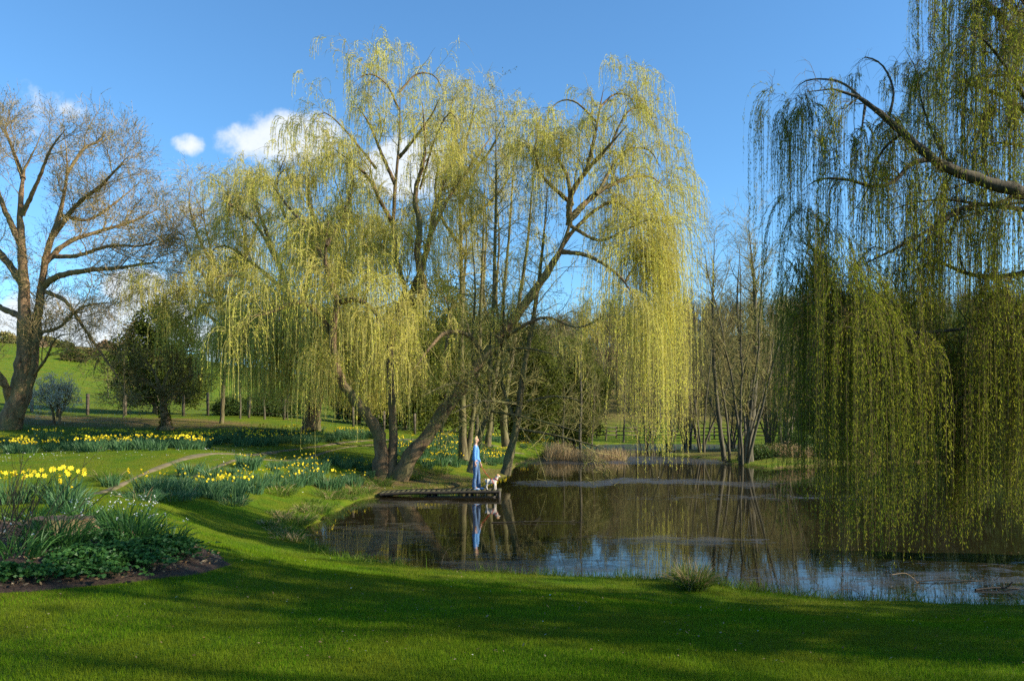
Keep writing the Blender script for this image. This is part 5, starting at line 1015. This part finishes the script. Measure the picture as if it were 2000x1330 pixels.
# nose and ear stubs on the same surface
b = len(V); V += [(.098, 0, 1.525)]; E += [(7, b)]; Rd += [.012]
skin('body', V, E, Rd, 'skin', rt, 2)
skin('jumper', [(0, 0, .87), (0, 0, .98), (.004, 0, 1.08), (.012, 0, 1.20), (.0, 0, 1.29), (-.015, 0, 1.365), (-.015, -.155, 1.33), (-.035, -.195, 1.09), (-.018, -.207, .865), (-.015, .155, 1.33), (.0, .195, 1.09), (.125, .18, .83)],
     [(0, 1), (1, 2), (2, 3), (3, 4), (4, 5), (4, 6), (6, 7), (7, 8), (4, 9), (9, 10), (10, 11)], [.140, .118, .106, .130, .115, .062, .062, .052, .036, .062, .052, .036], 'knit', rt)
skin('jeans', [(0, 0, .93), (-.005, 0, .83), (-.015, -.085, .76), (-.015, -.095, .46), (-.045, -.10, .25), (-.05, -.10, .035), (.02, .085, .76), (.075, .09, .46), (.075, .09, .25), (.085, .09, .035)],
     [(0, 1), (1, 2), (2, 3), (3, 4), (4, 5), (1, 6), (6, 7), (7, 8), (8, 9)], [.112, .120, .088, .060, .060, .080, .088, .060, .060, .080], 'denim', rt, root=1)
for y, x in ((-.10, -.02), (.09, .11)): skin('shoe', [(x-.05, y, .038), (x+.05, y, .036), (x+.14, y, .028)], [(0, 1), (1, 2)], [.040, .040, .030], 'shoe', rt)
skin('hair', [(-.030, 0, 1.40), (-.040, 0, 1.48), (-.018, 0, 1.565), (.022, 0, 1.61), (.055, 0, 1.605), (-.01, -.055, 1.52), (0, -.06, 1.44), (-.01, .055, 1.52), (0, .06, 1.44)], [(0, 1), (1, 2), (2, 3), (3, 4), (2, 5), (5, 6), (2, 7), (7, 8)],
     [.045, .080, .096, .070, .045, .045, .030, .045, .030], 'hair', rt, root=2)
def ball(name, c, r, mat, parent, sc_=(1, 1, 1), n=10):
    mb = MB(); th = np.linspace(0, math.pi, n); ph = np.arange(2*n)*math.pi/n
    v = np.stack([np.outer(np.sin(th), np.cos(ph))*r*sc_[0]+c[0], np.outer(np.sin(th), np.sin(ph))*r*sc_[1]+c[1], np.outer(np.cos(th), np.ones(2*n))*r*sc_[2]+c[2]], -1).reshape(-1, 3)
    m2 = 2*n; mb.add(v, [[i*m2+k, (i+1)*m2+k, (i+1)*m2+(k+1) % m2, i*m2+(k+1) % m2] for i in range(n-1) for k in range(m2)]); return mb.build(name, M[mat], parent)
for y in (-.034, .034): ball('eye', (.088, y, 1.545), .009, 'eye', rt)
for y in (-.078, .078): ball('ear', (.015, y, 1.525), .02, 'skin', rt, (.8, .4, 1.3))
ball('mouth', (.090, 0, 1.488), .014, 'lip', rt, (.6, 1.5, .45))

# dog
dx = jx(949.5); rd = empty('dog', (dx, YJ-.06, DK), 'small white terrier with a tan head and red harness standing on the jetty end', 'dog')
V = [(.03, 0, .265), (.12, 0, .262), (.22, 0, .262), (.285, 0, .30), (.325, 0, .37), (.345, 0, .425), (.40, 0, .415), (.435, 0, .402), (-.01, 0, .285), (-.03, 0, .33),
     (.04, -.045, .19), (.01, -.05, .11), (.035, -.05, .025), (.06, -.05, .012), (.05, .045, .19), (-.005, .05, .11), (.02, .05, .025), (.045, .05, .012),
     (.265, -.045, .20), (.26, -.048, .11), (.265, -.048, .025), (.29, -.048, .012), (.29, .045, .20), (.295, .048, .11), (.30, .048, .025), (.325, .048, .012)]
E = [(0, 1), (1, 2), (2, 3), (3, 4), (4, 5), (5, 6), (6, 7), (0, 8), (8, 9), (0, 10), (10, 11), (11, 12), (12, 13), (0, 14), (14, 15), (15, 16), (16, 17), (2, 18), (18, 19), (19, 20), (20, 21), (2, 22), (22, 23), (23, 24), (24, 25)]
skin('body', V, E, [.082, .078, .092, .075, .055, .060, .032, .022, .03, .012, .045, .024, .018, .016, .045, .024, .018, .016, .036, .022, .018, .016, .036, .022, .018, .016], 'dog_fur', rd, 2, 1)
for y in (-.045, .045): ball('ear', (.335, y, .448), .03, 'dog_tan', rd, (.8, .5, 1.1)); ball('eye', (.375, y*.75, .438), .008, 'eye', rd)
ball('face_patch', (.362, 0, .440), .052, 'dog_tan', rd, (.9, 1.0, .85)); ball('nose', (.455, 0, .405), .012, 'black', rd)
def ring_tube(name, c, rx, ry, axis_, th, mat, parent):
    a = np.linspace(0, 2*math.pi, 25); c = np.array(c); ax_ = unit(np.array(axis_, float)); u = unit(np.cross(ax_, [0, 1., 0])); P = c+np.cos(a)[:, None]*u*rx+np.sin(a)[:, None]*np.array([0, 1., 0])*ry
    mb = MB(); tubes(mb, P[None], np.full((1, 25), th), 6, None); return mb.build(name, M[mat], parent)
hn_ = ring_tube('harness', (.205, 0, .262), .100, .096, (1, 0, .5), .010, 'red_strap', rd); ring_tube('collar', (.305, 0, .335), .068, .064, (.55, 0, 1), .009, 'red_strap', rd)
# lead from the far hand to the harness
hw = np.array([jx(px_)+wl[0]+.02, YJ-.02+wl[1], DK+wl[2]-.09]); e = np.array([dx+.13, YJ-.06, DK+.348]); m_ = (hw+e)/2-np.array([0, 0, .025])
mb = MB(); tubes(mb, resample(np.array([hw, m_, e, [dx+.20, YJ-.10, DK+.345]]), 16)[None], np.full((1, 16), .009), 6, None)
mb2 = MB(); lead = mb.build('dog_lead', M['red_strap'], origin=tuple(hw)); tag(lead, 'red dog lead running from the hand of the person in blue to the dog', 'dog lead')

# ------------------------------------------------------------------ ducks
def duck(px, py, Y, face, lab, s=1.0):
    x = (px-1000)/F*Y; rt = empty('duck', (x, Y, 0), lab, 'duck'); skin('body', [(-.17*face, 0, .05), (-.05*face, 0, .05), (.09*face, 0, .06), (.13*face, 0, .13), (.15*face, 0, .19), (.20*face, 0, .18)], [(0, 1), (1, 2), (2, 3), (3, 4), (4, 5)], [.03, .075, .06, .03, .036, .012], 'black', rt)
    for y in (-.06, .06): ball('flank', (-.03*face, y, .055), .07, 'white_petal', rt, (1.2, .5, .7))
    rt.scale = (1.25*s,)*3
duck(1312, 893, 52.0, 1, 'dark duck with a white flank swimming nearest the open water, left of its mate'); duck(1346, 893, 51.5, -1, 'dark duck with a white flank swimming closest to the grassy spit')

# ------------------------------------------------------------------ fences
rt = empty('rail_fence', (0, 0, 0), 'brown three-rail wooden field fence beyond the pond, seen through the trees', 'fence'); YF_ = 76.0; rg = np.random.default_rng(4)
fx = np.arange(0.5, 28, 1.9); fy = YF_+.04*fx; fzv = gz(fx, fy)
for x, y, z in zip(fx, fy, fzv): mb = MB(); box(mb, x-.07, x+.07, y-.06, y+.06, z-.3, z+1.18, rg, .008); mb.build('post', M['fence_wood'], rt, smooth=False)
for hz in (.35, .70, 1.05):
    for i in range(len(fx)-1):
        mb = MB(); a, b_ = fx[i]+.0, fx[i+1]-.0; v = []
        for z_ in (-.055, .055):
            for (xx, yy_, zz) in ((a, fy[i]-.10, fzv[i]), (b_, fy[i+1]-.10, fzv[i+1]), (b_, fy[i+1]-.064, fzv[i+1]), (a, fy[i]-.064, fzv[i])): v.append((xx, yy_, zz+hz+z_))
        mb.add(v, [[0, 3, 2, 1], [4, 5, 6, 7], [0, 1, 5, 4], [1, 2, 6, 5], [2, 3, 7, 6], [3, 0, 4, 7]]); mb.build('rail', M['fence_wood'], rt, smooth=False)
rt = empty('wire_fence', (0, 0, 0), 'post and wire fence along the foot of the green slope behind the bare trees', 'fence'); pp = []
for px in (62, 115, 171, 245, 307, 358, 406, 486, 555, 620, 690, 750, 810): q = on(px, 44.5+rg.normal()*.3); pp.append(q); mb = MB(); box(mb, q[0]-.06, q[0]+.06, q[1]-.06, q[1]+.06, q[2]-.3, q[2]+1.15+rg.normal()*.06, rg, .01); mb.build('post', M['fence_wood'], rt, smooth=False)
pp = np.array(pp)
for h_ in (.3, .65, 1.0): mb = MB(); tubes(mb, (pp+np.array([0, -.07, h_]))[None], np.full((1, len(pp)), .006), 4, None); mb.build('wire', M['fence_wood'], rt)
# thin saplings on the left slope
rng = np.random.default_rng(91)
for i, (px, Y, s_, lab) in enumerate([(240, 43, .36, 'thin leafless sapling by the wire fence left of the evergreen'), (210, 60, .38, 'small bare tree out on the open green slope'), (180, 95, .42, 'tiny bare tree on the skyline of the green hill'), (470, 43.5, .40, 'thin bare sapling under the edge of the willow skirt'), (560, 45, .4, 'thin bare sapling in the shade of the broad willow'), (130, 92, .40, 'small bush-like bare tree just below the hill skyline'), (515, 44, .5, 'leaning bare sapling between the slope and the skirt of willow')]): place_tree([0, 2, 5, 1, 2, 4, 0][i], on(px, Y), s_, rng.uniform(0, 6), lab, None, 'sapling')
# bare twigs sticking out of the water
for i, (pts, r_, lab) in enumerate([([(1622, 1166), (1640, 1152), (1668, 1152), (1682, 1168)], .005, 'pale arched stem looping out of the water by the lawn edge'), ([(1742, 1122), (1768, 1119), (1785, 1130), (1792, 1142)], .006, 'bent pale stem over the floating leaves'), ([(1738, 1176), (1748, 1166), (1762, 1158)], .004, 'short straight stick in the shallows'),
                                    ([(1800, 1032), (1850, 1060), (1892, 1090)], .007, 'long thin dead stem slanting into the water under the near willow'), ([(1790, 1134), (1840, 1126), (1900, 1132), (1948, 1128)], .009, 'dark half-sunk branch with leaves caught on it'), ([(1905, 1150), (1945, 1140), (1990, 1146)], .02, 'dark log end floating near the frame edge'),
                                    ([(862, 1102), (868, 1082), (880, 1070), (885, 1100)], .003, 'pale forked twig standing at the near lawn edge'), ([(960, 1018), (1060, 1010), (1140, 1012)], .012, 'long thin drowned branch lying on the water beyond the lawn')]):
    low = max(p[1] for p in pts)+3; Y = H*F/(low-HY); q = np.array([P3(a, b_, Y+.05*k) for k, (a, b_) in enumerate(pts)]); q[:, 2] = np.maximum(q[:, 2], .004) if i not in (4, 5, 7) else .01+.02*np.sin(np.arange(len(q))*1.7)
    rg = np.random.default_rng(600+i); mb = MB(); q2 = resample(q, 14); tubes(mb, q2[None], r_*np.linspace(1, .45, 14)[None], 5, rg); s, d, ii, t = kids(q2[None], 6, rg, .3, 1, (25, 60), .4); tubes(mb, grow(s, d, rg.uniform(.06, .2, 6), 5, .1, np.array([0, 0, 0]), rg), r_*.4*np.ones((6, 5)), 4, rg)
    o_ = mb.build('fallen_branch', M['dead_leaf'] if i not in (4, 5, 7) else M['wood_dark'], origin=tuple(q2[0])); tag(o_, lab, 'branch')
